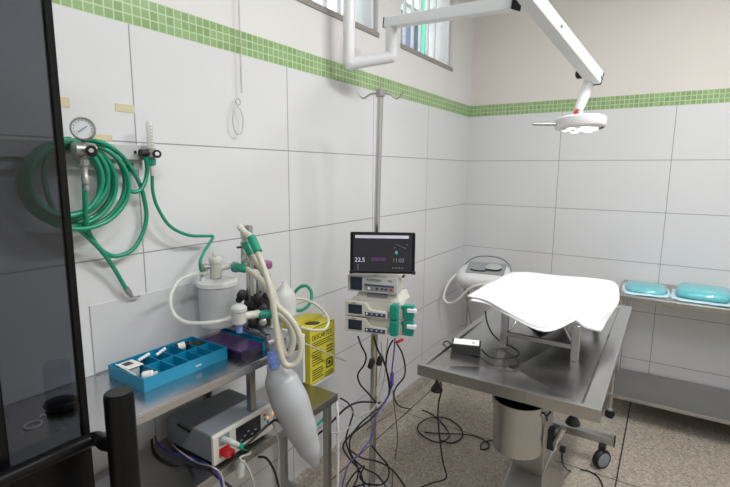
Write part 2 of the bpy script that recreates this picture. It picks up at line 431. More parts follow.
# ------------------------------------------------------------ door leaf in the left foreground
dr = sempty('door_1', (.62, -3.6, 0))
DX0, DX1 = .615, .625
MB().box((DX0, -3.2015, 0), (DX1, -3.1915, 2.1)).build('stile', 'blackgloss', dr, bevel=.001)
MB().box((DX0, -3.9, 0), (DX1, -3.294, 2.1)).build('panel', 'blackgloss', dr, bevel=.003)
MB().box((DX0, -3.294, 0), (DX1, -3.2015, 1.088)).build('lower_panel', 'blackgloss', dr)
MB().box((DX0, -3.294, 2.02), (DX1, -3.2015, 2.1)).build('top_rail', 'blackgloss', dr)
MB().box((.618, -3.294, 1.088), (.622, -3.2015, 2.02)).build('glass_strip', 'glass', dr)
h = at(118.5, 392, .655); h2 = at(123, 500, .655)
pull = MB().lathe([(.0185, 0), (.0195, .004), (.0195, .405), (.0185, .409)], (h.x, h.y, h.z-.41), seg=32).build('handle', 'blackgloss', dr, smooth=True)
MB().cyl((h.x, h.y, h.z+.0003-.001), (h.x, h.y, h.z+.0006), .0165, .0165, 28).build('handle_cap', 'black', pull, smooth=True)
b = at(118.5, 450, .65)
MB().tube([(h.x, h.y, b.z-.005), (h.x-.03, h.y-.008, b.z-.007), (.648, -3.195, b.z-.012), (.641, -3.225, b.z-.014), (.641, -3.33, b.z-.014)], .0105, 14, 6).build('handle_arm', 'blackgloss', pull, smooth=True)

# ------------------------------------------------------------ bench: lower table with riser shelf
LZ = .62; YR = -2.12; YL = -3.5
bt = thing('steel_side_table', 'stainless low side table along the left wall below the riser shelf', 'table', (.16, -2.8, 0))
top = MB().box((.02, YL, LZ-.004), (.305, YR, LZ)); top.box((.298, YL, LZ-.03), (.305, YR, LZ-.004)); top.box((.02, YR-.007, LZ-.03), (.298, YR, LZ-.004)); top.box((.02, YL, LZ-.03), (.298, YL+.007, LZ-.004)); top.box((.02, YL+.007, LZ-.03), (.027, YR-.007, LZ-.004))
top.build('top', 'steel_d', bt, bevel=.0015)
for x in (.04, .275):
    for y in (YL+.03, YR-.03):
        l = MB().box((x-.0125, y-.0125, .012), (x+.0125, y+.0125, LZ-.004)).build('leg', 'steel_d', bt, bevel=.002)
        MB().cyl((x, y, 0), (x, y, .012), .016).build('foot', 'rubber', l)
MB().box((.05, YR-.04, .14), (.265, YR-.02, .16)).build('stretcher', 'steel_d', bt)
MB().box((.05, YL+.02, .14), (.265, YL+.04, .16)).build('stretcher', 'steel_d', bt)
UZ = .906; UR = -2.33
us = thing('riser_shelf', 'stainless riser shelf holding the teal tray, standing on the low side table', 'shelf', (.16, -2.8, LZ))
s_ = MB().box((.006, YL, UZ-.004), (.31, UR, UZ)); s_.box((.302, YL, UZ-.028), (.31, UR, UZ-.004)); s_.box((.006, UR-.007, UZ-.028), (.302, UR, UZ-.004)); s_.box((.006, YL, UZ-.028), (.013, UR-.007, UZ-.004))
s_.build('top', 'steel', us, bevel=.0025)
for x in (.045, .262):
    for y in (YL+.05, -2.53): MB().box((x-.011, y-.011, LZ), (x+.011, y+.011, UZ-.004)).build('leg', 'steel_d', us, bevel=.002)
for y in (-2.62, -3.0): MB().cyl((.3095, y, UZ-.015), (.3125, y, UZ-.015), .004, .003, 10).build('rivet', 'chrome', us, smooth=True)

# white folded sheet on the low table
tag(MB().box((.07, -3.12, LZ), (.21, -2.885, LZ+.012)).build('paper_sheet', 'paper', bevel=.002), 'white folded paper on the low table beside the black door handle', 'paper')

# dark pouch and ring seen through the glass strip
c = hz(62, 404, UZ+.01)
po = MB().lathe([(.0, 0), (.036, .002), (.042, .012), (.034, .022), (.015, .027), (0, .028)], (c.x, c.y, UZ), seg=20, sq=.75)
tag(po.build('pouch', 'black', smooth=True, angle=80), 'dark rounded pouch on the riser shelf behind the door glass', 'pouch')
c = hz(33, 424, UZ+.004)
kr = thing('metal_ring', 'thin metal ring with a small clip lying behind the door glass', 'ring', (c.x, c.y, UZ))
MB().tube([(c.x+.017*math.cos(i*PI/8), c.y+.017*math.sin(i*PI/8), UZ+.003) for i in range(16)], .002, 6, 1, closed=True).build('ring', 'label', kr, smooth=True)
MB().tube([(c.x-.02, c.y+.022, UZ+.003), (c.x-.03, c.y+.03, UZ+.004), (c.x-.022, c.y+.036, UZ+.003)], .002, 6).build('clip', 'label', kr, smooth=True)

# ------------------------------------------------------------ teal organizer and what lies in it
ox0, ox1, oy0, oy1, oh = .050, .220, -2.862, -2.584, .038
og = thing('organizer_tray', 'teal plastic organizer tray with dividers on the riser shelf', 'tray', ((ox0+ox1)/2, (oy0+oy1)/2, UZ))
w = .003
MB().box((ox0, oy0, UZ), (ox1, oy1, UZ+.003)).build('base', 'teal_d', og)
wl = MB().box((ox0, oy0, UZ+.003), (ox0+w, oy1, UZ+oh)).box((ox1-w, oy0, UZ+.003), (ox1, oy1, UZ+oh)).box((ox0+w, oy0, UZ+.003), (ox1-w, oy0+w, UZ+oh)).box((ox0+w, oy1-w, UZ+.003), (ox1-w, oy1, UZ+oh))
wl.build('walls', 'teal', og, bevel=.0008)
oxm = (ox0+ox1)/2
MB().box((oxm-.0012, oy0+.06, UZ+.003), (oxm+.0012, oy1-w, UZ+oh-.004)).build('divider', 'teal', og)
yd = [oy0+.06, oy0+.105, oy0+.15, oy0+.195, oy0+.235]
for y in yd: MB().box((ox0+w, y-.0012, UZ+.003), (ox1-w, y+.0012, UZ+oh-.004)).build('divider', 'teal', og)
MB().box((ox1, oy0+.16, UZ+.014), (ox1+.002, oy0+.18, UZ+.019)).build('catch', 'greyl', og)
zb = UZ+.0032
def lying(name, a, b, r, m, label, cat, capm=None, lab=None):
    a, b = V(a), V(b); L = (b-a).length; ax = (b-a)/L
    t = thing(name, label, cat, ((a+b)/2).x and ((a.x+b.x)/2, (a.y+b.y)/2, zb))
    MB().lathe([(r*.9, 0), (r, r*.15), (r, L*.66), (r*.5, L*.76), (r*.5, L*.78)], a, ax, 16).build('body', m, t, smooth=True)
    MB().lathe([(r*.62, 0), (r*.62, L*.2), (r*.5, L*.22)], a+ax*L*.78, ax, 14).build('cap', capm or m, t, smooth=True)
    if lab: MB().lathe([(r*1.02, L*.15), (r*1.02, L*.55)], a, ax, 16).build('label_band', lab, t, smooth=True)
    return t
lying('vial', (.178, -2.838, zb+.024), (.206, -2.812, zb+.029), .0125, 'white', 'small white vial at the near end of the organizer tray', 'vial', 'greyl', 'label')
lying('ampoule_bottle', (.072, -2.662, zb+.024), (.095, -2.616, zb+.03), .0125, 'black', 'dark bottle with a white label toward the far end of the organizer tray', 'bottle', 'black', 'label')
t = thing('flat_packet', 'flat white printed packet across the near end of the organizer tray', 'packet', (.105, -2.82, zb))
MB().box((.065, -2.846, zb+.0305), (.122, -2.8, zb+.0335)).build('wrapper', 'label', t, bevel=.001)
MB().box((.074, -2.838, zb+.0336), (.1, -2.815, zb+.0339)).build('printing', 'inkgrey', t)
MB().box((.07, -2.842, zb), (.117, -2.81, zb+.0305)).build('contents', 'greyl', t)
tag(MB().cyl((.078, -2.79, zb+.028), (.07, -2.75, zb+.033), .005, .005, 12).build('white_tube', 'white', smooth=True), 'small white tube in the back row of the organizer tray', 'tube')
t = thing('marker_pen', 'short marker with white barrel and dark tip in the organizer tray', 'pen', (.075, -2.7, zb))
MB().cyl((.075, -2.73, zb+.024), (.072, -2.697, zb+.034), .0048, .0048, 12).build('barrel', 'white', t, smooth=True)
MB().cyl((.072, -2.697, zb+.034), (.071, -2.69, zb+.0365), .0048, .003, 12).build('tip', 'black', t, smooth=True)
tag(MB().box((.088, -2.624, zb), (.128, -2.592, zb+.034)).build('dark_case', 'black', bevel=.004), 'small dark case in the far cell of the organizer tray', 'case')
tag(MB().cyl((.165, -2.852, zb+.03), (.07, -2.85, zb+.036), .0022, .0022, 10).build('swab_stick', 'white', smooth=True), 'thin white stick leaning along the near wall of the organizer tray', 'stick')
tag(MB().cyl((.185, -2.74, zb+.004), (.195, -2.71, zb+.004), .0035, .0035, 10).build('needle_cap', 'greyl', smooth=True), 'little grey cap in the front row of the organizer tray', 'cap')

# purple box and blue tray behind it
px_ = thing('purple_box', 'flat purple box with a glossy lid beside the organizer tray', 'box', (.17, -2.52, UZ))
MB().box((.075, -2.57, UZ), (.266, -2.482, UZ+.021)).build('base', 'purple_side', px_, bevel=.001)
MB().box((.074, -2.571, UZ+.021), (.267, -2.481, UZ+.027)).build('lid', 'purple', px_, bevel=.0015)
bl = thing('blue_tray', 'slim blue tray right behind the flat purple box', 'tray', (.15, -2.465, UZ))
MB().box((.06, -2.478, UZ), (.268, -2.452, UZ+.004)).build('base', 'teal_d', bl)
MB().box((.06, -2.478, UZ+.004), (.268, -2.475, UZ+.028)).box((.06, -2.455, UZ+.004), (.268, -2.452, UZ+.03)).box((.06, -2.475, UZ+.004), (.063, -2.455, UZ+.03)).box((.265, -2.475, UZ+.004), (.268, -2.455, UZ+.03)).build('walls', 'teal', bl)

# ------------------------------------------------------------ gas rail, gauge, hoses on the wall
gr = thing('gas_rail', 'white medical gas rail fixed to the tiles at left', 'rail', (.02, -2.95, 1.5))
MB().box((0, -3.35, 1.513), (.035, -2.69, 1.556)).build('channel', 'greyl', gr, bevel=.002)
MB().box((.001, -3.34, 1.485), (.02, -2.7, 1.513)).build('lower_lip', 'greyl', gr)
for y in (-2.79, -2.73): MB().cyl((.034, y, 1.535), (.0375, y, 1.535), .005, .004, 10).build('screw', 'black', gr)
ov = hx(128, 166, .03)
MB().cyl((ov.x-.01, ov.y, ov.z+.022), (ov.x-.01, ov.y, ov.z+.004), .009).build('outlet', 'silver', gr, smooth=True)
MB().cyl((ov.x-.018, ov.y-.012, ov.z), (ov.x-.002, ov.y+.018, ov.z), .008, .007, 12).build('outlet_valve', 'black', gr, smooth=True)

gc = hx(83, 129, .13); gn = V((.86, -.5, .06)).normalized()
rb = hx(84, 150, .125)
ga = thing('pressure_regulator', 'gas regulator with round dial gauge on the white rail', 'regulator', (rb.x, rb.y, rb.z))
gu = MB().lathe([(.0, 0), (.0255, 0), (.0275, .003), (.0275, .02), (.026, .022), (.0235, .022), (.0235, .018), (0, .018)], gc-gn*.012, gn, 36).build('gauge', 'silver', ga, smooth=True)
MB().lathe([(.0232, 0), (.0232, .001)], gc+gn*.0062, gn, 36).build('dial', 'dial', gu)
gt = (V((0, 0, 1)).cross(gn)).normalized()
F = frame(gc+gn*.0078, gt, gn)
tk = MB(F)
for i in range(13):
    A = math.radians(225-i*22.5); tk.box((.019*math.cos(A)-.001, -.0004, .019*math.sin(A)-.001), (.019*math.cos(A)+.001, .0002, .019*math.sin(A)+.001))
tk.build('scale_marks', 'inkgrey', gu)
MB(F).prism([(-.011, -.008), (-.0095, -.0095), (.0095, .005), (.0088, .0064)], (0, -.0008, 0), (1, 0, 0), (0, 0, 1), (0, 1, 0), .0006).build('needle', 'bluemark', gu)
MB().cyl(gc-V((0, 0, .03)), rb+V((0, 0, .008)), .006, .008, 12).build('stem', 'silver', ga, smooth=True)
MB().lathe([(.012, -.026), (.017, -.024), (.017, .024), (.012, .026)], rb, (0, 1, 0), 18).build('body', 'silver', ga, smooth=True)
MB().cyl(rb+V((-.11, .0, 0)), rb+V((-.01, 0, 0)), .008).build('inlet', 'silver', ga, smooth=True)
kn = hx(91.5, 151, .155); MB().lathe([(.011, -.02), (.0135, -.017), (.0135, .006), (.011, .010)], kn, gn, 18).build('knob', 'black', ga, smooth=True)
MB().lathe([(.0055, 0), (.005, .004)], kn+gn*.01, gn, 12).build('knob_cap', 'beige', ga, smooth=True)
ft = hx(84, 163, .125)
MB().lathe([(.007, .02), (.007, .012), (.0115, .01), (.0115, -.006), (.0075, -.008), (.0075, -.03), (.009, -.032), (.009, -.05), (.007, -.052), (.007, -.066)][::-1], ft, (0, 0, 1), 14).build('fitting', 'silver', ga, smooth=True)

# coiled green hose: one continuous tube
HR = .0062
hb = hx(84.5, 184, .125)
pts = [hb, hx(85, 200, .115), hx(86, 222, .085), hx(92, 238, .05), hx(104, 252, .03), hx(118, 256, .028), hx(135, 247, .025), hx(146, 222, .025), hx(144, 198, .028), hx(137, 178, .035), hx(122, 156, .06), hx(100, 142, .09)]
loops = [(66, 183, 47, 41), (64, 180, 44, 38), (70, 184, 46, 42), (68, 178, 40, 36), (76, 183, 49, 45), (62, 183, 38, 39), (78, 186, 51, 43), (66, 180, 36, 36)]
for li, (cx, cy, rx, ry) in enumerate(loops):
    xx = .035+.012*(li % 4)+.0035*li
    for k in range(12):
        A = math.radians(70-30*k)
        pts.append(hx(cx+rx*math.cos(A), cy-ry*math.sin(A), xx+.006*math.sin(3*A)))
pts += [hx(75, 142, .07), hx(52, 150, .08), hx(44, 178, .08), hx(55, 212, .07), hx(72, 224, .06), hx(90, 239, .05), hx(104, 254, .042), hx(115, 270, .03), hx(126, 289, .022)]
ho = thing('gas_hose', 'long coiled green hose hanging over the dial gauge regulator', 'hose', (hb.x, hb.y, 1.1))
MB().tube(pts, HR, 10, 5).build('tubing', 'green', ho, smooth=True)
e0, e1 = hx(126, 288, .022), hx(132, 297, .018)
MB().lathe([(.008, 0), (.0085, .004), (.0085, .022), (.006, .024), (.006, .034)], e0, e1-e0, 14).build('end_fitting', 'silver', ho, smooth=True)
e2 = hx(140, 296, .016)
MB().tube([e1, e2], .003, 8, 0).build('end_pin', 'silver', ho, smooth=True)

# oxygen flowmeter
fb = hx(151, 153, .055)
fm = thing('flowmeter', 'clear tube oxygen flowmeter with black knob at the right end of the rail', 'flowmeter', (fb.x, fb.y, fb.z-.04))
MB().lathe([(.0095, 0), (.0095, .075), (.007, .078)], fb+V((0, 0, .012)), seg=16).build('sight_tube', 'clear', fm, smooth=True)
MB().lathe([(.003, 0), (.003, .07)], fb+V((0, 0, .014)), seg=10).build('inner_tube', 'white', fm, smooth=True)
mk = MB()
for i in range(7): mk.box((fb.x+.0085, fb.y-.004, fb.z+.02+.009*i), (fb.x+.0102, fb.y+.003, fb.z+.0212+.009*i))
mk.build('scale_marks', 'inkgrey', fm)
MB().lathe([(.011, -.014), (.013, -.012), (.013, .012), (.011, .014)], fb, seg=16).build('body', 'silver', fm, smooth=True)
k0 = hx(157, 154, .075); MB().lathe([(.006, -.02), (.011, -.012), (.012, .004), (.010, .006)], k0, gn, 16).build('knob', 'black', fm, smooth=True)
MB().lathe([(.006, 0), (.005, .002)], k0+gn*.006, gn, 12).build('knob_cap', 'dial', fm, smooth=True)
k1 = hx(144, 153, .055); MB().cyl(k1+V((0, -.012, 0)), k1+V((0, .02, 0)), .011, .009, 14).build('inlet_nut', 'black', fm, smooth=True)
MB().cyl(k1+V((-.06, .0, 0)), k1, .006, .006, 12).build('inlet', 'silver', fm, smooth=True)
MB().lathe([(.007, .012), (.012, .01), (.012, -.008), (.008, -.01)][::-1], fb+V((0, 0, -.026)), seg=6).build('hex_nut', 'green_d', fm)
MB().lathe([(.006, 0), (.007, -.004), (.006, -.03)][::-1], fb+V((0, 0, -.036)), seg=12).build('outlet', 'greyl', fm, smooth=True)
s0 = fb+V((0, 0, -.062))
CX_ = hx(217.5, 300, .085); CXX, CYY = CX_.x, CX_.y
CZT = hx(217.5, 278.5, .085).z; CZR = hx(217.5, 284, .085).z-.002; CZB = hx(217.5, 326, .085).z+.004
lidp = V((CXX-.02, CYY-.04, CZT+.012))
tag(MB().tube([s0, hx(153, 192, .05), hx(158, 208, .05), hx(170, 226, .05), hx(188, 235, .05), hx(205, 236, .05), hx(213, 236.5, .052), hx(209, 244, .06), hx(203, 254, .08), hx(200, 264, .1), lidp], HR*.82, 10, 6).build('supply_hose', 'green', smooth=True), 'green hose looping from the flowmeter down to the white canister lid', 'hose')
tag(MB().tube([k1+V((.004, .002, -.012)), hx(147, 172, .045), hx(143, 187, .045), hx(135, 192, .045), hx(128, 188, .045), hx(126, 176, .045), V((ov.x-.002, ov.y+.006, ov.z-.008))], .006, 10, 6).build('link_hose', 'green', smooth=True), 'short green hose loop between the rail outlet and the flowmeter', 'hose')

# ------------------------------------------------------------ anaesthesia apparatus on the shelf
an = thing('anesthesia_machine', 'small anaesthesia unit with frosted canister and valves on the riser shelf', 'machine', (.15, -2.45, UZ))
MB().box((.03, -2.446, UZ), (.25, -2.345, UZ+.025)).build('base_plate', 'grey', an, bevel=.004)
MB().box((.118, -2.405, UZ+.025), (.14, -2.385, 1.30)).build('column', 'silver', an, bevel=.003)
# canister
HB = CZR+.004-CZB
can = MB().lathe([(.05, 0), (.058, .004), (.060, .01), (.062, HB)], (CXX, CYY, CZB), seg=40).build('canister', 'canister', an, smooth=True)
lid = MB()
n = 72; LH = CZT-CZR
prof = [(.062, 0), (.0665, .002), (.0665, LH-.006), (.062, LH-.002), (.035, LH+.003), (.0, LH+.004)]
rings = []
for ri, (r, hh) in enumerate(prof):
    rings.append([lid._v((CXX+(r+(.0012 if (k % 2 and 0 < ri < 3) else 0))*math.cos(2*PI*k/n), CYY+(r+(.0012 if (k % 2 and 0 < ri < 3) else 0))*math.sin(2*PI*k/n), CZR+hh)) for k in range(n)])
for i in range(len(rings)-1):
    for k in range(n): lid.bm.faces.new([rings[i][k], rings[i][(k+1) % n], rings[i+1][(k+1) % n], rings[i+1][k]])
lid.bm.faces.new(rings[0][::-1])
lid.build('lid', 'white', can, smooth=True, angle=25)
MB().box((CXX-.015, CYY+.01, CZB-.012), (CXX+.02, CYY+.04, CZB)).box((CXX+.0, CYY+.03, CZB-.012), (CXX+.05, -2.385, CZB)).build('canister_bracket', 'grey', an, bevel=.003)
# inspiratory valve on the lid
v = hx(216, 276, .09); v.z -= .006
iv = MB().lathe([(.017, 0), (.0195, .002), (.0195, .05), (.0215, .052), (.0215, .064), (.018, .069), (.009, .073)], v, seg=24).build('upper_valve', 'beige', an, smooth=True)
MB().lathe([(.009, 0), (.009, .012), (.006, .014)], v+V((0, 0, .075)), seg=14).build('valve_cap', 'clear', iv, smooth=True)
MB().tube([v+V((0, .014, .03)), v+V((.012, .04, .033)), v+V((.024, .06, .034))], .0105, 14, 4).build('outlet_port', 'beige', iv, smooth=True)
MB().lathe([(.008, 0), (.008, .012), (.013, .013), (.013, .024), (.009, .026)], v+V((-.004, -.018, .04)), (-.3, -1, 0), 16).build('side_knob', 'silver', iv, smooth=True)
MB().cyl((CXX-.02, CYY-.04, CZT-.002), (CXX-.02, CYY-.04, CZT+.014), .010, .009, 14).build('gas_port', 'white', can, smooth=True)
# expiratory valve in front
w_ = V((.226, -2.532, .985))
w_ = at(239, 316, 1.37); w_ = V((w_.x, w_.y, w_.z-.02))
xv = MB().lathe([(.016, -.004), (.0205, 0), (.021, .034), (.0235, .036), (.0235, .046), (.017, .052), (.006, .056)], w_, seg=24).build('lower_valve', 'greyl', an, smooth=True)
MB().cyl(w_+V((0, 0, -.03)), w_+V((0, 0, -.004)), .0085, .011, 14).build('stem', 'blueconn', xv, smooth=True)
MB().tube([w_+V((.002, .016, .016)), w_+V((.014, .04, .016)), w_+V((.022, .06, .016))], .0115, 14, 4).build('outlet_port', 'beige', xv, smooth=True)
MB().tube([w_+V((0, 0, -.012)), V((.2, -2.47, .955)), V((.16, -2.43, .945)), V((.13, -2.4, .94))], .007, 10, 5).build('bracket_pipe', 'chrome', an, smooth=True)
# vaporizer / rotameter cluster
cl = at(263, 268, 1.66)
MB().lathe([(.03, 0), (.033, .004), (.033, .02), (.028, .024)], cl, (.0, .0, 1), 24).build('vaporizer_cap', 'mauve', an, smooth=True)
MB().lathe([(.026, 0), (.026, cl.z-UZ-.05)], (cl.x, cl.y, UZ+.025), seg=24).build('vaporizer_body', 'silver', an, smooth=True)
for i, (qx, qy) in enumerate(((248, 283), (254, 284), (260, 284))):
    q = at(qx, qy, 1.53); MB().cyl(q+V((0, 0, -.06)), q+V((0, 0, .035)), .0065, .0065, 12).build('flow_tube', 'chrome' if i != 1 else 'clear', an, smooth=True)
for qx, qy, r in ((242, 295, .016), (250, 303, .019), (258, 298, .017), (262, 309, .016), (247, 312, .013), (239, 300, .01)):
    q = at(qx, qy, 1.52); MB().lathe([(r*.6, -r*1.1), (r, -r*.8), (r, r*.8), (r*.6, r*1.1)], q, (.6, -.7, .15*((qx % 5)-2)), 14).build('control_knob', 'black', an, smooth=True)
q = at(257, 314, 1.57); MB().box(q+V((-.03, -.015, -.05)), q+V((.02, .045, .055))).build('manifold', 'black', an, bevel=.006)
for qx, qy, r_ in ((266, 296, .012), (253, 321, .012), (246, 328, .010), (263, 322, .012)):
    q = at(qx, qy, 1.52); MB().lathe([(r_*.6, -r_), (r_, -r_*.7), (r_, r_*.7), (r_*.6, r_)], q, (.7, -.6, .2), 12).build('control_knob', 'silver' if qx == 263 else 'black', an, smooth=True)
q = at(285, 297, 1.66); MB().lathe([(.04, -.06), (.04, 0), (.032, .02), (.012, .045), (.008, .06)], q, seg=24).build('vapor_bottle', 'clear', an, smooth=True)
q = at(243, 252, 1.56); MB().box(q+V((-.008, -.004, -.045)), q+V((.006, .012, .035))).build('back_panel', 'greyl', an, bevel=.002)
q = at(237, 247.5, 1.5); MB().cyl(q, at(249, 246.5, 1.53), .0035, .0035, 10).build('hook_rod', 'black', an, smooth=True)
q = at(249, 254, 1.55); MB().lathe([(.012, -.03), (.014, -.02), (.014, .01), (.006, .03)], q, (.3, .4, .9), 16).build('elbow', 'chrome', an, smooth=True)
q = at(274, 341, 1.53); MB().lathe([(.012, -.03), (.012, .015), (.008, .03)], q, (.1, .9, 0), 14).build('bag_mount', 'silver', an, smooth=True)
MB().lathe([(.008, -.016), (.008, .018)], at(268, 340, 1.51), (0, 0, 1), 12).build('clamp', 'chrome', an, smooth=True)
MB().tube([at(274, 341, 1.53), V((.2, -2.42, .95)), V((.13, -2.395, .96))], .008, 10, 4).build('bag_arm', 'silver', an, smooth=True)
MB().lathe([(.009, 0), (.009, .02), (.004, .022)], at(236.5, 270, 1.5), (.3, -.8, .3), 12).build('relief_valve', 'teal_d', an, smooth=True)

# breathing hoses (corrugated)
def corr(pts, r, name, m, par, pitch=.0065):
    P = smooth_path(pts, 12); L = sum((P[i+1]-P[i]).length for i in range(len(P)-1)); n = int(L/pitch*4)
    # resample evenly
    out = []; acc = 0; k = 0; step = L/n; d = 0
    for i in range(n+1):
        s = i*step
        while k < len(P)-2 and d+(P[k+1]-P[k]).length < s: d += (P[k+1]-P[k]).length; k += 1
        q = (P[k+1]-P[k]).length
        out.append(P[k].lerp(P[k+1], min(1, (s-d)/q) if q else 0))
    mb = MB(); N = len(out)-1
    mb.tube(out, lambda t: r*(1+.035*math.cos(2*PI*round(t*N)/4)), 12, 0)
    return mb.build(name, m, par, smooth=True, angle=100)
up_out = v+V((.024, .060, .034)); lo_out = w_+V((.022, .06, .016))
yp = at(243, 230, 1.47)
H1 = thing('breathing_hose', 'cream corrugated hose from the upper valve, rising past the Y-piece', 'hose', (up_out.x, up_out.y, .8))
g0 = at(237, 267, 1.47)
MB().tube([up_out, g0, at(246, 269, 1.46)], .0135, 14, 3).build('cuff', 'green_d', H1, smooth=True)
corr([at(244, 268, 1.465), at(254, 274, 1.45), at(265, 285, 1.43), at(275, 303, 1.41), at(290, 318, 1.40), at(299, 334, 1.40), at(301, 350, 1.40), at(295, 364, 1.395), at(285, 364, 1.39), at(279, 346, 1.385), at(275, 318, 1.385), at(271, 292, 1.39), at(263, 266, 1.41), at(256, 249, 1.44)], .0095, 'tube', 'hose', H1)
MB().tube([at(258, 252, 1.43), at(253, 241, 1.445), at(251, 237, 1.45)], .0135, 14, 2).build('cuff', 'green_d', H1, smooth=True)
H2 = thing('breathing_hose', 'cream corrugated hose from the lower valve up to the Y-piece', 'hose', (lo_out.x, lo_out.y, .8))
MB().tube([lo_out, at(262, 314.5, 1.41), at(271, 314, 1.42)], .0135, 14, 3).build('cuff', 'green_d', H2, smooth=True)
corr([at(270, 314, 1.42), at(281, 317, 1.43), at(290, 328, 1.44), at(293, 342, 1.44), at(289, 355, 1.44), at(283, 350, 1.44), at(279, 330, 1.44), at(277, 305, 1.45), at(268, 280, 1.46), at(256, 262, 1.475), at(251, 253, 1.48)], .0095, 'tube', 'hose', H2)
MB().tube([at(252, 255, 1.48), at(247, 246, 1.485), at(245.5, 242, 1.485)], .0135, 14, 2).build('cuff', 'green_d', H2, smooth=True)
Y = thing('y_piece', 'ivory Y-shaped connector on top joining the two corrugated hoses', 'connector', (yp.x, yp.y, yp.z))
MB().tube([at(241, 228, 1.47), at(245, 233, 1.468), at(249, 236, 1.455), at(252, 239, 1.447)], [.009, .011, .012, .0115], 14, 4).build('front_branch', 'beige', Y, smooth=True)
MB().tube([at(243, 232, 1.472), at(244.5, 238, 1.48), at(246, 243, 1.485)], [.009, .0115, .0115], 14, 4).build('rear_branch', 'beige', Y, smooth=True)
MB().tube([at(239, 226, 1.472), at(242.5, 229.5, 1.47)], .0105, 14, 0).build('mouth', 'clear', Y, smooth=True)
# thin clear sampling tube looping off the lid
tag(MB().tube([hx(207, 274, .07), at(192, 274.5, 1.46), at(178, 282, 1.42), at(170.5, 298, 1.35), at(174, 314, 1.34), at(186, 322, 1.34), at(203, 323, 1.345), at(220, 321, 1.355), at(231, 317, 1.365)], .0055, 10, 6).build('clear_tube', 'clear', smooth=True), 'thick clear tube looping around the left of the frosted canister', 'tube')
# reservoir bag
bg = thing('reservoir_bag', 'pale grey rubber breathing bag hanging below the blue collar', 'bag', at(274, 352, 1.48))
MB().lathe([(.0175, -.03), (.0175, -.014), (.0205, -.012), (.0205, .004), (.018, .006), (.018, .02)][::1], at(274, 358, 1.44), (at(274, 351, 1.475)-at(276, 366, 1.475)), 20).build('collar', 'blueconn', bg, smooth=True)
MB().tube([at(274.5, 362, 1.445), at(277, 368, 1.455), at(282, 382, 1.46), at(290, 402, 1.455), at(299, 424, 1.46), at(308, 446, 1.47), at(315, 464, 1.48)], [.018, .036, .0605, .066, .058, .043, .016], 24, 6, flat=.8).build('bladder', 'bag', bg, smooth=True, angle=80)

# ------------------------------------------------------------ monitor on the low table
FXm = .29
mo = thing('multiparameter_monitor', 'grey bench monitor with dark screen on the low side table', 'monitor', (.18, -2.58, LZ))
my0, my1, mz0, mz1 = -2.708, -2.462, LZ+.012, LZ+.105
MB().prism([(0, .006), (.02, 0), (.225, 0), (.225, .09), (.035, .094), (0, .075)], (FXm-.235, my0+.006, mz0), (1, 0, 0), (0, 0, 1), (0, 1, 0), my1-my0-.012).build('case', 'grey', mo, bevel=.008)
fr_ = MB().box((FXm-.014, my0, mz0-.002), (FXm, my1, mz1)).build('front_bezel', 'beige', mo, bevel=.006)
MB().box((FXm, my0+.085, mz0+.02), (FXm+.0015, my0+.187, mz0+.08)).build('screen', 'screen', fr_)
FM = lambda yy, zz: Matrix(((0, -1, 0, FXm+.0018), (1, 0, 0, yy), (0, 0, 1, zz), (0, 0, 0, 1)))
sg = MB()
for i in range(5): sg.box((FXm+.0015, my0+.1+.015*i, mz0+.03+.008*(i % 3)), (FXm+.0021, my0+.108+.015*i, mz0+.034+.008*(i % 3)))
sg.build('readouts', 'text_g', fr_)
MB().box((FXm, my0+.197, mz0+.022), (FXm+.0015, my0+.226, mz0+.082)).build('keypad', 'greyl', fr_)
for i, (dy, dz, m_) in enumerate(((.204, .07, 'red'), (.218, .07, 'greyl'), (.204, .055, 'green_d'), (.218, .055, 'orange'), (.204, .04, 'greyl'), (.218, .04, 'bluemark'), (.204, .028, 'navy'), (.218, .028, 'bluemark'))):
    MB().cyl((FXm+.0012, my0+dy, mz0+dz), (FXm+.0032, my0+dy, mz0+dz), .0045, .004, 10).build('button', m_, fr_)
MB().box((FXm-.008, my1-.004, mz0+.05), (FXm+.001, my1+.0012, mz0+.085)).build('alarm_light', 'orange', fr_, bevel=.002)
MB().box((FXm, my0+.02, mz0+.055), (FXm+.0012, my0+.06, mz0+.083)).build('connector_panel', 'grey', fr_)
MB().box((FXm, my0+.02, mz0+.018), (FXm+.0012, my0+.06, mz0+.045)).build('lead_socket', 'red', fr_)
for y in (my0+.03, my1-.03):
    for x in (FXm-.2, FXm-.03): MB().cyl((x, y, LZ), (x, y, mz0+.003), .01).build('foot', 'rubber', mo)
MB().tube([(FXm-.16, my0+.01, mz1-.02), (FXm-.16, my0-.002, mz1-.01), (FXm-.1, my0-.004, mz1-.012)], .004, 8, 4).build('clip', 'black', mo, smooth=True)
text('PATIENT MONITOR', .007, FM(my0+.09, mz0+.085), 'inkgrey', fr_) if False else None
c1 = V((FXm+.001, my0+.038, mz0+.068))
def cable(pts, r, m, label, sm=7): return tag(MB().tube(pts, r*.86, 8, sm).build('cable', m, smooth=True), label, 'cable')
t = thing('sensor_cable', 'grey sensor cable with green plug in the bench monitor front', 'cable', c1)
MB().tube([c1, c1+V((.03, .004, 0)), c1+V((.042, .022, -.016))], [.010, .009, .007], 12, 4).build('plug', 'greyl', t, smooth=True)
MB().tube([c1+V((.04, .018, -.013)), c1+V((.045, .035, -.028)), c1+V((.046, .046, -.04))], [.0085, .009, .007], 12, 4).build('sleeve', 'green', t, smooth=True)
MB().tube([c1+V((.046, .046, -.04)), c1+V((.046, .06, -.06)), at(240, 458, 1.36), at(247, 466, 1.37), at(252, 478, 1.38), at(256, 496, 1.4)], .0035, 8, 6).build('lead', 'cablegrey', t, smooth=True)
c2 = V((FXm+.001, my0+.04, mz0+.03))
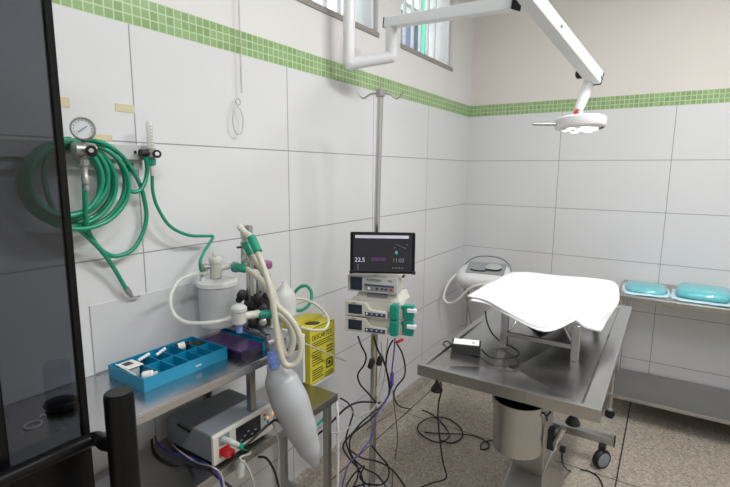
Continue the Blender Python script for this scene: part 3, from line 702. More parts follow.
t = thing('ecg_cable', 'black lead with red plug in the bench monitor front', 'cable', c2)
MB().box(c2+V((0, -.014, -.009)), c2+V((.03, .014, .010))).build('plug', 'red', t, bevel=.003)
MB().tube([c2+V((.03, 0, 0)), c2+V((.05, .015, -.004)), c2+V((.052, .05, .0)), at(245, 447, 1.36), at(256, 436, 1.38), at(268, 425, 1.42), at(276, 420, 1.46), at(282, 424, 1.5)], .004, 8, 6).build('lead', 'rubber', t, smooth=True)
cable([hz(178, 424, LZ+.03), hz(165, 424, LZ+.03), hz(154, 433, LZ+.008), hz(152, 445, LZ+.006), hz(158, 456, LZ+.006), hz(172, 463, LZ+.006), hz(190, 466, LZ+.006), at(208, 470, 1.22), at(216, 476, 1.23), at(232, 488, 1.25)], .0042, 'rubber', 'black cable curling on the low table left of the bench monitor')
cable([hz(176, 427, LZ+.02), hz(160, 428, LZ+.02), hz(155, 436, LZ+.012), hz(160, 446, LZ+.012), hz(172, 453, LZ+.012), hz(186, 456, LZ+.012), hz(200, 461, LZ+.012), at(212, 468, 1.215), at(219, 477, 1.22), at(223, 490, 1.23)], .003, 'blue', 'blue cable running over the low table edge beside the bench monitor')
cable([hz(168, 438, LZ+.016), hz(175, 447, LZ+.02), hz(185, 455, LZ+.02), hz(198, 463, LZ+.018), at(212, 467, 1.21), at(221, 474, 1.215), at(225, 490, 1.22)], .0026, 'cablegrey', 'thin grey lead lying left of the bench monitor')
cable([at(272, 422, 1.49), at(276, 432, 1.47), at(279, 446, 1.48), at(277, 470, 1.5), at(275, 495, 1.52)], .0032, 'cablegrey', 'grey cable hanging straight down right of the bench monitor')
cable([at(258, 457, 1.5), at(266, 458, 1.5), at(273, 468, 1.5), at(277, 480, 1.5), at(281, 496, 1.52)], .0045, 'rubber', 'black cable drooping under the front edge of the low table')
for a, lab in ((hx(238, 466, .318), 'white clip tag hanging from the low table front edge'),):
    tag(MB().lathe([(.007, -.03), (.012, -.026), (.012, .02), (.008, .026)], (a.x+.012, a.y, a.z), (0, .1, 1), 14).build('lead_clip', 'greyl', smooth=True), lab, 'clip')

# ------------------------------------------------------------ sharps box on its wall bracket
sb = thing('sharps_box', 'yellow cardboard sharps box in a white wall bracket', 'box', (.1, -2.04, .617))
bx0, bx1, by0, by1, bz0, bz1 = .02, .17, -2.124, -1.957, .617, .855
MB().box((bx0, by0, bz0), (bx1, by1, bz1)).build('carton', 'yellow', sb, bevel=.002)
fl = MB(); fl.hexa([(bx0, by0, bz1), (bx0+.08, by0, bz1), (bx0+.08, by1, bz1), (bx0, by1, bz1)], [(bx0, by0, bz1+.002), (bx0+.08, by0, bz1+.012), (bx0+.08, by1, bz1+.012), (bx0, by1, bz1+.002)])
fl.build('lid_flap', 'yellow', sb)
MB().lathe([(.032, 0), (.032, .0015)], (bx0+.105, by0+.07, bz1), seg=24, sq=.7).build('opening', 'ink', sb)
MB().box((bx1-.002, by0+.02, bz1), (bx1+.001, by1-.02, bz1+.0015)).build('slot', 'ink', sb)
FB = lambda yy, zz: Matrix(((0, -1, 0, bx1+.0004), (1, 0, 0, yy), (0, 0, 1, zz), (0, 0, 0, 1)))
text('DESCARTEX', .030, FB(by0+.011, bz1-.052), 'ink', sb, sx=.80)
pr = MB()
def ln(y, z, L, h=.004): pr.box((bx1, by0+y, bz1+z), (bx1+.0008, by0+y+L, bz1+z+h))
for i, L in enumerate((.142, .12, .138)): ln(.012, -.066-.009*i, L, .0035)
for i in range(6): ln(.012, -.105-.011*i, .06+.012*((i*7) % 4)/3, .004)
for i in range(5): ln(.012, -.182-.010*i, .065+.01*((i*5) % 3)/2, .004)
for i in range(3): ln(.105, -.105-.013*i, .045, .005)
for a, b, c_, d_ in ((.105, -.2, .045, .006), (.105, -.165, .045, .006), (.105, -.2, .007, .04), (.143, -.2, .007, .04), (.12, -.187, .015, .016)): ln(a, b, c_, d_)
for i in range(3): ln(.095, -.218-.008*i, .06, .003)
pr.build('printing', 'ink', sb)
br = MB().box((0, by0-.02, .632), (.15, by0-.006, .838)).box((0, by0-.006, .60), (.165, by1, .614))
br.build('bracket', 'whitepaint', sb, bevel=.003)
MB().tube([hx(294, 340, .19), hx(306, 344, .195), hx(338, 358, .195), hx(346, 361, .195)], .003, 8, 3).build('retaining_wire', 'greyl', sb, smooth=True)
# clear looping tube and green loop above it
tag(MB().tube([at(283, 308, 1.63), at(293, 300, 1.66), at(303, 299, 1.68), at(318, 306, 1.69), at(328, 318, 1.66), at(325, 329, 1.62), at(312, 330, 1.58), at(300, 327, 1.55)], .005, 8, 6).build('clear_tube', 'hose', smooth=True), 'cream tube looping over the top of the yellow sharps box', 'tube')
tag(MB().tube([at(293, 302, 1.80)+V((0, 0, 0)), at(294, 294, 1.80), at(300, 287, 1.80), at(307, 286, 1.80), at(311.5, 293, 1.80), at(310, 303, 1.79), at(302, 310, 1.78), at(292, 309, 1.77), at(284, 303, 1.72)], .0062, 10, 6).build('green_tube', 'green', smooth=True), 'small green tube loop standing up behind the yellow sharps box', 'tube')
tag(MB().tube([at(326, 412, 1.9), at(324, 418, 1.86), at(318, 424, 1.82), at(312, 428, 1.78)], .005, 8, 5).build('green_tube', 'green', smooth=True), 'short green tube hanging beside the low table leg', 'tube')

# ------------------------------------------------------------ IV pole with pumps and tablet
PX, PY = .3, -1.84
po = thing('iv_pole', 'tall chrome IV pole with two hooks on top', 'pole', (PX, PY, 0))
TPX, TPY = PX+.0105, PY+.0068
MB().cyl((PX-.004, PY-.003, .03), (PX, PY, 1.0), .0155, .0155, 20).build('lower_tube', 'steel', po, smooth=True)
MB().cyl((PX, PY, 1.0), (TPX, TPY, 1.80), .0125, .0125, 20).build('upper_tube', 'steel', po, smooth=True)
MB().lathe([(.016, 0), (.019, .004), (.019, .03), (.014, .036)], (PX, PY, .985), seg=20).build('collar', 'black', po, smooth=True)
MB().lathe([(.015, 0), (.018, .003), (.018, .028), (.012, .032)], (TPX, TPY, 1.782), seg=20).build('top_cap', 'silver', po, smooth=True)
MB().cyl((TPX, TPY, 1.81), (TPX, TPY, 1.84), .003, .003, 8).build('top_pin', 'silver', po, smooth=True)
for s in (-1, 1):
    P = V((TPX, TPY, 1.797)); d = V((RT.x, RT.y, 0)).normalized()*s
    MB().tube([P+d*.014, P+d*.04+V((0, 0, -.004)), P+d*.055+V((0, 0, -.014)), P+d*.067+V((0, 0, -.02)), P+d*.08+V((0, 0, -.012)), P+d*.09+V((0, 0, .004))], .0038, 8, 5).build('hook', 'silver', po, smooth=True)
MB().lathe([(.085, 0), (.09, .004), (.09, .02), (.05, .03), (.022, .036), (.019, .07)], (PX, PY, 0), seg=36).build('round_base', 'steel', po, smooth=True)

PT = V((.964, .265, 0)).normalized(); PN = V((.265, -.964, 0)).normalized()
U = 1.9/FPX*1.04
def pz(y): return at(374, y, 1.9).z
O = at(374, 285, 1.9); O = V((O.x, O.y, 0))
FP = frame(O, PT, PN)
def lx(px): return (px-374)*U
# pump A
def pumpA():
    t = thing('infusion_pump', 'ivory infusion pump directly under the tablet on the IV pole', 'pump', O+V((0, 0, pz(295))))
    z0, z1 = pz(293.5), pz(276)
    MB(FP).box((lx(347.5), .008, z0), (lx(397), .11, z1)).build('case', 'beige', t, bevel=.006)
    f = MB(FP).box((lx(347), 0, z0+.001), (lx(397.5), .008, z1-.001)).build('front_panel', 'greyl', t, bevel=.003)
    MB(FP).box((lx(350), -.0015, z0+.008), (lx(362), 0, z1-.008)).build('screen', 'screen2', f)
    MB(FP).box((lx(364), -.0015, z0+.010), (lx(394), 0, z0+.034)).build('keypad', 'silver', f)
    MB(FP).box((lx(364.5), -.0022, z0+.029), (lx(393.5), -.0015, z0+.036)).build('stripe', 'navy', f)
    for px, m_ in ((369, 'text_w'), (377, 'navy'), (382, 'navy'), (386, 'navy'), (391, 'red')):
        q = FP @ V((lx(px), -.0015, z0+.019)); MB().lathe([(.0055, 0), (.005, .0015)], q, PN, 10).build('button', m_, f)
    text('AGFPOSH', .0145, FP @ Matrix.Translation((lx(366.5), -.0008, z1-.021)), 'inkgrey', f, sx=.95)
    text('7200', .008, FP @ Matrix.Translation((lx(388), -.0008, z1-.018)), 'inkgrey', f)
    MB(FP).box((-.03, .11, z0+.01), (.02, .14, z0+.05)).build('pole_clamp', 'black', t, bevel=.003)
    MB(FP).box((lx(399), .04, z1-.006), (lx(401), .07, z1+.001)).build('latch', 'black', t)
pumpA()
# mounting block between
m_ = thing('pump_mount', 'ivory sloping mount block between the stacked infusion pumps', 'mount', O+V((0, 0, pz(303))))
MB(FP).hexa([(lx(352), .012, pz(303)), (lx(400), .012, pz(303)), (lx(404), .12, pz(303)), (lx(352), .12, pz(303))], [(lx(357), .03, pz(294.2)), (lx(396), .03, pz(294.2)), (lx(400), .12, pz(294.2)), (lx(357), .12, pz(294.2))]).build('block', 'beige', m_, bevel=.003)
MB(FP).box((lx(366), .016, pz(299)), (lx(386), .026, pz(295.2))).build('recess', 'grey', m_)
def pumpB(py0, py1, label, notch=True):
    t = thing('infusion_pump', label, 'pump', O+V((0, 0, pz(py1))), None)
    z0, z1 = pz(py1), pz(py0); H = z1-z0
    MB(FP).box((lx(349), .01, z0), (lx(402), .115, z1-.0005)).build('case', 'beige', t, bevel=.004)
    prof = [(lx(345.5), z0+.002), (lx(388.5), z0+.002), (lx(388.5), z0+H*.44), (lx(371), z0+H*.50), (lx(366.5), z1-.003), (lx(345.5), z1-.001)]
    f = MB(FP).prism(prof, (0, -.012, 0), (1, 0, 0), (0, 0, 1), (0, 1, 0), .022).build('front_panel', 'beige', t, bevel=.003)
    MB(FP).box((lx(349), -.0135, z0+.012), (lx(363), -.012, z1-.013)).build('screen', 'screen2', f)
    MB(FP).box((lx(366), -.0135, z0+.008), (lx(386.5), -.012, z0+H*.36)).build('keypad', 'navy', f)
    for k in range(4): 
        q = FP @ V((lx(368+5*k), -.0135, z0+.017)); MB().lathe([(.004, 0), (.0035, .0012)], q, PN, 8).build('button', ('text_w', 'greyl', 'greyl', 'greyl')[k], f)
    text('ST7000', .0065, FP @ Matrix.Translation((lx(352), -.0128, z1-.010)), 'inkgrey', f)
    d = MB(FP).box((lx(391), -.016, z0+.001), (lx(398.5), .03, z1-.001)).build('cassette_door', 'pumpgreen', t, bevel=.005)
    s = MB(FP).box((lx(403), .0, z0+.004), (lx(413), .03, z1-.002)).box((lx(400.5), .005, z1-.02), (lx(403), .02, z1-.006)).build('drop_sensor', 'pumpgreen', t, bevel=.004)
    q = FP @ V((lx(409), -.001, z0+H*.66)); MB(FP).box((lx(407), -.008, z0+H*.55), (lx(416), .012, z0+H*.8)).build('sensor_cap', 'white', s, bevel=.003)
    MB(FP).box((-.03, .115, z0+.012), (.02, .14, z0+.05)).build('pole_clamp', 'black', t, bevel=.003)
pumpB(303, 319, 'upper of the two ivory infusion pumps with green cassette doors')
pumpB(319.3, 336, 'lowest ivory infusion pump on the pole, green cassette door')
# tablet
TN = V((.50, -.855, .10)).normalized(); TT = V((.866, .50, 0)).normalized(); TN = (TN-TT*TN.dot(TT)).normalized()
tc_ = at(382.5, 253, 1.86)
FT = frame(tc_, TT, TN)
tb = thing('tablet_screen', 'black-framed tablet display above the pumps on the IV pole', 'tablet', tc_+V((0, 0, -.085)))
tw, th_ = .129, .0825
ts = MB(FT).box((-tw, 0, -th_), (tw, .014, th_)).build('case', 'blackgloss', tb, bevel=.005)
sc_ = MB(FT).box((-tw+.013, -.001, -th_+.008), (tw-.012, 0, th_-.008)).build('screen', 'screen', tb)
MB(FT).box((-tw+.02, -.0018, th_-.0245), (tw-.026, -.001, th_-.0125)).build('status_bar', 'statusbar', sc_)
text('22.5', .024, FT @ Matrix.Translation((-tw+.019, -.0014, -.036)), 'text_w', sc_, 'readout')
text('Mon', .005, FT @ Matrix.Translation((-tw+.02, -.0014, -.013)), 'text_g', sc_, 'readout') if False else None
text('000/00', .02, FT @ Matrix.Translation((-.045, -.0014, -.032)), 'text_p', sc_, 'readout', sx=1.05)
text('11:00', .023, FT @ Matrix.Translation((.04, -.0014, -.036)), 'text_g', sc_, 'readout', sx=.9)
wv = MB(FT)
for i in range(6): wv.box((.045+.01*i, -.0016, .02+.004*((i*3) % 4)), (.05+.01*i, -.001, .0225+.004*((i*3) % 4)))
for i in range(4): wv.box((.04+.012*i, -.0016, -.06), (.047+.012*i, -.001, -.057))
for i in range(3): wv.box((-.1, -.0016, -.05-.008*i), (-.094, -.001, -.047-.008*i))
wv.build('tick_marks', 'text_g', sc_)
MB(FT).box((.05, -.0017, -.004), (.06, -.001, .008)).build('trace', 'text_t', sc_)
for s in (-1, 1): MB(FT).box((-tw-.002 if s < 0 else tw-.012, -.003, -th_-.002), (-tw+.012 if s < 0 else tw+.003, .016, -th_+.012)).build('corner_bumper', 'black', tb, bevel=.003)
MB(FT).box((-.02, .014, -.03), (.02, .04, .03)).build('clamp', 'black', tb, bevel=.003)
b0 = FT @ V((0, .04, 0)); MB().cyl(b0, (PX, PY, b0.z), .009, .009, 12).build('arm', 'black', tb, smooth=True)

# cables off the pumps
D = 1.93
def pc(pts): return [at(*p) for p in pts]
cable(pc([(358, 336, 1.92), (361, 345, 1.92), (366, 356, 1.92), (364, 365, 1.92), (358, 374, 1.92), (360, 384, 1.92), (368, 393, 1.95), (376, 402, 2.02)]), .0042, 'rubber', 'black cable bowing left of the pole just under the lowest pump')
cable(pc([(374, 336, 1.93), (377, 348, 1.94), (384, 362, 1.95), (388, 378, 1.95), (389, 393, 1.95), (382, 406, 1.93), (372, 418, 1.91), (352, 434, 1.89), (343, 446, 1.88), (349, 458, 1.88), (360, 472, 1.9), (366, 496, 1.92)]), .0045, 'rubber', 'thick black cable swinging across the pole toward the low table')
cable(pc([(395, 338, 1.9), (394, 352, 1.91), (392, 370, 1.92), (392, 385, 1.93), (386, 400, 1.93), (376, 416, 1.91), (372, 436, 1.9), (361, 452, 1.88), (348, 466, 1.86), (341, 492, 1.86)]), .0036, 'violet', 'violet cable running down the IV pole')
cable(pc([(393, 340, 1.92), (388, 350, 1.93), (386, 366, 1.94), (389, 380, 1.94), (390, 392, 1.94), (383, 404, 1.94), (374, 412, 1.9), (360, 424, 1.88), (350, 440, 1.9), (352, 456, 1.92), (364, 468, 1.93), (378, 476, 1.95), (392, 496, 1.95)]), .004, 'rubber', 'black cable bundled with the violet one, ending past the pole foot')
cable([at(397, 344, 1.93), at(402, 353, 1.96), at(405, 366, 2.0), at(404, 377, 2.05), at(397, 386, 2.1), at(394, 394, 2.15), at(398, 405, 2.2), hz(410, 409, .006), hz(425, 411, .006), hz(437, 418, .006), hz(446, 428, .006), hz(449, 436, .016), hz(442, 442, .006), hz(430, 440, .006), hz(419, 432, .006), hz(419, 424, .006), hz(430, 418, .014), hz(446, 418, .006), hz(460, 427, .006), hz(462, 437, .006), hz(452, 443, .006), hz(440, 440, .016)], .004, 'rubber', 'black cable forming a figure-eight loop on the floor')
cable([hz(424, 432, .006), hz(440, 433.5, .006), hz(458, 434, .016), hz(470, 435, .006), hz(480, 438, .006), hz(488, 443, .006), hz(488, 448, .006), hz(481, 449, .006), hz(482, 443, .014), hz(492, 440, .006)], .004, 'rubber', 'black cable ending in a small curl beneath the bucket')
cable([at(393, 390, 1.95), at(394, 404, 2.0), at(396, 420, 2.05), at(397.5, 440, 2.1), hz(395, 458, .005), hz(393, 472, .005), hz(392, 490, .005)], .0028, 'cabletan', 'thin tan cable dropping to the floor right of the pole')
cable([at(316, 436, 1.88), at(330, 424, 1.9), at(346, 408, 1.9), at(358, 402.5, 1.92), at(370, 402, 1.92), at(380, 403, 1.94)], .0048, 'rubber', 'black cable arching from the low table leg to the pole')
cable(pc([(381, 342, 1.95), (382, 360, 1.95), (379, 378, 1.95), (376, 394, 1.95), (384, 404, 1.95), (388, 396, 1.95), (391, 380, 1.95)]), .0026, 'cablegrey', 'thin light grey lead looping on the pole')
cable(pc([(388, 338, 1.94), (386, 356, 1.94), (385, 372, 1.95), (382, 388, 1.95), (374, 408, 1.92), (360, 416, 1.9), (346, 430, 1.88), (334, 433, 1.87), (322, 430, 1.86)]), .0026, 'cablegrey', 'light grey lead crossing in front of the pole to the low table')
cable(pc([(340, 398, 1.98), (348, 403, 1.98), (353, 412, 1.98), (350, 424, 1.98), (346, 440, 1.96), (351, 456, 1.96), (358, 468, 1.98), (356, 482, 2.0), (348, 494, 2.0)]), .0042, 'rubber', 'black cable hanging between the low table leg and the pole')
cable(pc([(372, 446, 1.98), (380, 456, 2.0), (388, 466, 2.02), (388, 478, 2.02), (380, 485, 2.02), (366, 484, 2.0), (352, 488, 1.98)]), .0042, 'rubber', 'black cable curving round the right of the pole foot')
cable(pc([(350, 450, 1.94), (362, 458, 1.95), (376, 461, 1.97), (390, 468, 1.99), (402, 482, 2.02), (408, 494, 2.05)]), .0042, 'rubber', 'black cable leaving the tangle toward the front right')
cable(pc([(346, 486, 1.93), (354, 474, 1.93), (364, 466, 1.94), (360, 478, 1.94), (370, 486, 1.96)]), .004, 'rubber', 'short black cable end low in the tangle beside the pole')
for (qx, qy, d, lab) in ((371.5, 363, 1.9, 'black cable clip on the IV pole'), (380, 360, 1.92, 'black cable clip just right of the IV pole')):
    q = at(qx, qy, d); tag(MB().lathe([(.006, -.025), (.012, -.02), (.013, .012), (.007, .02)], q, (.3, .1, 1), 12).build('cable_clip', 'black', smooth=True), lab, 'clip')
t = thing('spo2_connector', 'violet cable connector hanging below the pumps', 'connector', at(392, 382, 1.92))
MB().lathe([(.004, -.03), (.0075, -.026), (.0075, .022), (.005, .03)], at(392, 379, 1.915), (0, 0, 1), 12).build('shell', 'violet', t, smooth=True)
tag(MB().lathe([(.004, -.018), (.006, -.014), (.006, .014), (.003, .018)], at(399.5, 341, 1.9), (.7, .3, .4), 10).build('red_plug', 'red', smooth=True), 'small red plug beneath the green cassette doors', 'plug')

tag(MB().tube([at(336, 398, 1.87), at(337.5, 412, 1.87), at(338, 440, 1.9), at(338, 470, 1.93), at(337, 500, 1.96)], .0058, 10, 5).build('white_tube', 'white', smooth=True), 'white tube hanging straight down along the low table leg', 'tube')
cable(pc([(336, 404, 1.9), (344, 407, 1.92), (352, 411, 1.93), (358, 418, 1.94), (366, 414, 1.95), (376, 406, 1.95)]), .0026, 'cablegrey', 'thin grey lead sagging between the low table corner and the pole')
cable(pc([(366, 430, 1.98), (374, 424, 2.0), (384, 418, 2.04), (392, 412, 2.08)]), .0026, 'cabletan', 'short tan lead just right of the pole')
# ------------------------------------------------------------ ceiling lamp arm
A0 = at(391, 24, 2.1); A1 = at(516, 3, 1.55)
la = thing('surgical_lamp', 'white ceiling-mounted surgical lamp on jointed arms over the table', 'lamp', (A0.x-.05, A0.y, RZ))
ul = at(349, 64, 2.05); ur = at(391, 57, 2.1)
mit = MB().tube([(ul.x, ul.y, RZ), (ul.x, ul.y, ul.z+.0)], .026, 18, 0)
mit.tube([(ul.x, ul.y, ul.z), ur], .026, 18, 0); mit.tube([ur, (ur.x, ur.y, A0.z+.02)], .026, 18, 0)
for q in (ul, ur): mit.lathe([(.0, -.026), (.018, -.0187), (.026, 0), (.018, .0187), (0, .026)], q, seg=18)
mit.build('drop_tube', 'whitepaint', la, smooth=True)
MB().lathe([(.03, 0), (.08, .02), (.08, .03)], (ul.x, ul.y, RZ-.03), seg=24).build('ceiling_flange', 'whitepaint', la, smooth=True)
def beam(a, b, wd, hg, name, m='whitepaint', ext=0):
    a, b = V(a), V(b); d = (b-a).normalized(); a = a-d*ext; s = V((0, 0, 1)).cross(d).normalized(); u = d.cross(s)
    ps = lambda p: [p+s*wd/2+u*hg/2, p-s*wd/2+u*hg/2, p-s*wd/2-u*hg/2, p+s*wd/2-u*hg/2]
    return MB().hexa(ps(a), ps(b)).build(name, m, la, bevel=.005)
Ar = V((ur.x, ur.y, A0.z))
beam(Ar, A1, .045, .044, 'horizontal_arm', ext=.03)
dA = (A1-Ar).normalized()
beam(A1, A1+dA*.006, .046, .045, 'end_cap', 'black'); beam(Ar-dA*.036, Ar-dA*.03, .046, .045, 'end_cap', 'black')
B0 = at(527, -6, 1.5); B1 = at(596, 79, 1.84)
beam(B0, B1, .05, .05, 'spring_arm', ext=.06); dB = (B1-B0).normalized(); beam(B1, B1+dB*.006, .051, .051, 'end_cap', 'black')
MB().cyl((A1-dA*.03)+V((0, 0, -.02)), (A1-dA*.03)+V((0, 0, .09)), .02, .02, 16).build('joint', 'whitepaint', la, smooth=True)
sd = V((0, 0, 1)).cross(dB).normalized()
for f in (.35, .98):
    q = B0.lerp(B1, f)
    for s in (-1, 1): MB().cyl(q+sd*s*.024, q+sd*s*.030, .006, .005, 12).build('bolt', 'silver', la, smooth=True)
L0 = at(590, 79, 1.84); L1 = at(578.5, 110, 1.86)
MB().tube([L0, L0.lerp(L1, .5), L1], [.018, .022, .017], 14, 2).build('lower_link', 'whitepaint', la, smooth=True)
MB().lathe([(.012, -.014), (.018, -.008), (.018, .008), (.012, .014)], at(580, 74, 1.84), sd, 14).build('joint_cover', 'black', la, smooth=True)
hc = at(580, 124.5, 1.87)
hn = V((-.05, .08, 1)).normalized()
MB().cyl(hc+hn*.03, L1, .012, .015, 14).build('swivel', 'whitepaint', la, smooth=True)
MB().box(at(576, 114, 1.84)-V((.008, .008, .012)), at(576, 114, 1.84)+V((.008, .008, .012))).build('tag', 'red', la, bevel=.002)
hd = MB().lathe([(.084, -.018), (.092, -.016), (.095, -.012), (.095, .02), (.090, .025), (.03, .027)], hc, hn, 40).build('lamp_head', 'whitepaint', la, smooth=True)
MB().lathe([(.078, -.004), (.078, 0)], hc-hn*.017, hn, 32).build('diffuser', 'white', hd)
for i in range(7):
    A = 2*PI*i/6; r = 0 if i == 6 else .05
    u = V((1, 0, 0)); w2 = hn.cross(u).normalized()
    q = hc-hn*.022+u*(r*math.cos(A))+w2*(r*math.sin(A)); MB().lathe([(.015, -.002), (.015, .0)], q, hn, 16).build('led', 'led', hd)
hh = at(558, 124.5, 1.87); MB().tube([hh+V((.01, .007, 0)), at(533, 124, 1.87)], .0065, 12, 0).build('handle', 'silver', hd, smooth=True)
q = at(600.5, 125.5, 1.83); MB().lathe([(.01, -.012), (.013, -.008), (.013, .008), (.009, .012)], q, V((.5, -.8, 0)), 14).build('knob', 'black', hd, smooth=True)
spot = bpy.data.lights.new('surgical_lamp_beam', 'SPOT'); spot.energy = 5; spot.spot_size = math.radians(62); spot.spot_blend = .6; spot.shadow_soft_size = .07; spot.color = (1, .98, .96)
so = bpy.data.objects.new('surgical_lamp_beam', spot); so.location = hc-hn*.05; so.rotation_euler = (math.radians(-3), math.radians(-2), 0); col.objects.link(so)

# ------------------------------------------------------------ operating table
TX0, TX1, TY0, TY1, TZ = .674, 1.228, -2.175, -.985, .85
ot = thing('operating_table', 'stainless operating table with a tilted tray top on a central column', 'table', (.95, -1.6, 0))
tp = MB(); rw = .048; lw = .02
ix0, ix1, iy0, iy1 = TX0+lw, TX1-rw, TY0+lw, TY1-.03
zr = TZ; zi = TZ-.008
dr_ = hz(513, 362, zi); dp = V((dr_.x, dr_.y, zi-.018))
vo = [tp._v((x, y, zr)) for x, y in ((TX0, TY0), (TX1, TY0), (TX1, TY1), (TX0, TY1))]
vi = [tp._v((x, y, zr-.001)) for x, y in ((ix0, iy0), (ix1, iy0), (ix1, iy1), (ix0, iy1))]
vb = [tp._v((x, y, zi)) for x, y in ((ix0+.006, iy0+.006), (ix1-.006, iy0+.006), (ix1-.006, iy1-.006), (ix0+.006, iy1-.006))]
vd = [tp._v((dp.x+a*.012, dp.y+b*.012, dp.z)) for a, b in ((-1, -1), (1, -1), (1, 1), (-1, 1))]
for i in range(4):
    k = (i+1) % 4
    tp.bm.faces.new([vo[i], vo[k], vi[k], vi[i]]); tp.bm.faces.new([vi[i], vi[k], vb[k], vb[i]]); tp.bm.faces.new([vb[i], vb[k], vd[k], vd[i]])
tp.bm.faces.new(vd)
lo_ = [tp._v((x, y, zr-.038)) for x, y in ((TX0, TY0), (TX1, TY0), (TX1, TY1), (TX0, TY1))]
for i in range(4): k = (i+1) % 4; tp.bm.faces.new([vo[k], vo[i], lo_[i], lo_[k]])
tp.bm.faces.new(lo_[::-1])
top = tp.build('tray_top', 'tabletop', ot, bevel=.0015)
MB().lathe([(.0125, 0), (.0125, .0012), (.008, .0012)], dp+V((0, 0, .0002)), seg=20).build('drain', 'black', top)
uf = MB()
uf.box((.76, -2.08, .775), (.80, -1.08, .812)).box((1.09, -2.08, .775), (1.13, -1.08, .812)).box((.80, -1.75, .775), (1.09, -1.5, .812))
uf.build('under_frame', 'steel_d', ot, bevel=.002)
MB().box((.885, -1.70, .22), (1.005, -1.55, .60)).build('outer_column', 'steel_d', ot, bevel=.004)
MB().box((.9, -1.685, .60), (.99, -1.565, .775)).build('inner_column', 'steel', ot, bevel=.003)
MB().hexa([(.86, -1.93, .135), (1.05, -1.93, .135), (1.05, -1.45, .135), (.86, -1.45, .135)], [(.882, -1.72, .3), (1.01, -1.72, .3), (1.01, -1.54, .3), (.882, -1.54, .3)]).build('base_cover', 'steel_d', ot, bevel=.004)
MB().box((.925, -2.0, .11), (.975, -1.0, .15)).build('base_beam', 'steel_d', ot, bevel=.003)
def cross(y):
    MB().box((.69, y-.022, .128), (1.208, y+.022, .168)).build('base_foot', 'steel_d', ot, bevel=.003)
    MB().box((1.208, y-.024, .126), (1.212, y+.024, .17)).build('end_cap', 'black', ot)
    for x in (.73, 1.155):
        w3 = V((x+.005, y-.025, .05))
        c = MB().lathe([(.03, -.016), (.046, -.015), (.05, -.009), (.05, .009), (.046, .015), (.03, .016)], w3, (.8, -.6, 0), 24).build('caster', 'rubber', ot, smooth=True)
        MB().lathe([(.034, -.0175), (.037, -.0165), (.037, .0165), (.034, .0175)], w3, (.8, -.6, 0), 20).build('hub', 'grey', c, smooth=True)
        MB().box((x-.014, y-.04, .1), (x+.02, y+.01, .128)).build('fork', 'black', c, bevel=.004)
cross(-1.0); cross(-1.97)
# pedal / actuator at the column
q = at(557, 440, 1.73)
MB().tube([q+V((-.012, .02, -.05)), q+V((.0, 0, .0)), q+V((.02, -.01, .06))], .012, 10, 2).build('pedal_lever', 'steel', ot, smooth=True)
MB().box(q+V((-.035, .0, -.05)), q+V((-.01, .04, .03))).build('actuator_block', 'black', ot, bevel=.004)
MB().box(q+V((.01, .0, -.045)), q+V((.03, .02, -.025))).build('switch', 'black', ot, bevel=.003)
# adjuster knobs under the near corners
for px, py, yy in ((437, 383, -2.1), (573, 420, -2.07)):
    c = hy(px, py, yy)
    k_ = MB().box((c.x-.014, yy-.014, .78), (c.x+.014, yy+.014, .811)).build('clamp_block', 'black', ot, bevel=.003)
    MB().lathe([(.006, .0), (.006, -.012), (.009, -.018), (.02, -.036), (.021, -.044), (.016, -.047)][::-1], (c.x, yy, .78), seg=20).build('clamp_knob', 'black', k_, smooth=True)
MB().box((1.01, -1.96, .735), (1.07, -1.9, .811)).build('bucket_hanger', 'steel_d', ot, bevel=.002)
# bucket
bc = at(519, 411, 1.72); bc.z = .672
bk = thing('steel_bucket', 'open stainless bucket hanging under the near end of the operating table', 'bucket', (bc.x, bc.y, bc.z-.19))
R_ = .092
MB().lathe([(.0, -.195), (.08, -.195), (.086, -.191), (R_, -.01), (R_+.003, -.002), (R_+.003, .001), (R_-.001, .002), (R_-.002, -.01), (.083, -.188), (0, -.19)], bc, seg=44).build('body', 'bucket', bk, smooth=True, angle=50)
for s in (-1, 1):
    d = V((RT.x, RT.y, 0)).normalized()*s
    MB().lathe([(.008, -.003), (.008, .004)], bc+d*(R_+.002)+V((0, 0, -.012)), d, 12).build('ear', 'silver', bk, smooth=True)
d = V((RT.x, RT.y, 0)).normalized()
MB().tube([bc-d*(R_+.004)+V((0, 0, -.012)), bc-d*(R_+.008)+V((0, 0, .05)), bc-d*.06+V((0, 0, .12)), bc+V((0, 0, .1345)), bc+d*.06+V((0, 0, .12)), bc+d*(R_+.008)+V((0, 0, .05)), bc+d*(R_+.004)+V((0, 0, -.012))], .0028, 8, 5).build('bail', 'silver', bk, smooth=True)
q = bc+d*.075-V((FW.x, FW.y, 0)).normalized()*.066+V((0, 0, -.03))
MB().tube([q+V((-.012, 0, .012)), q+V((0, -.006, 0)), q+V((.012, .004, .016))], .0035, 6, 3).tube([q+V((0, -.004, 0)), q+V((.004, -.004, -.018))], .003, 6, 0).build('spigot', 'black', bk, smooth=True)
cable([at(441, 382, 1.67), at(441, 392, 1.67), at(438.5, 404, 1.68), at(438, 420, 1.7), at(440, 440, 1.72), at(443, 462, 1.75), at(446, 478, 1.78), at(432, 483, 1.78), at(414, 490, 1.78)], .0034, 'rubber', 'black cable hanging from the near left corner of the operating table')
cable([hz(563, 446, .35), at(562, 452, 1.8), at(563, 464, 1.85), hz(570, 471, .006), hz(584, 470, .006), hz(596, 475, .006), hz(602, 484, .006), hz(604, 496, .006)], .004, 'rubber', 'black power cable snaking from the table column to the lower right')

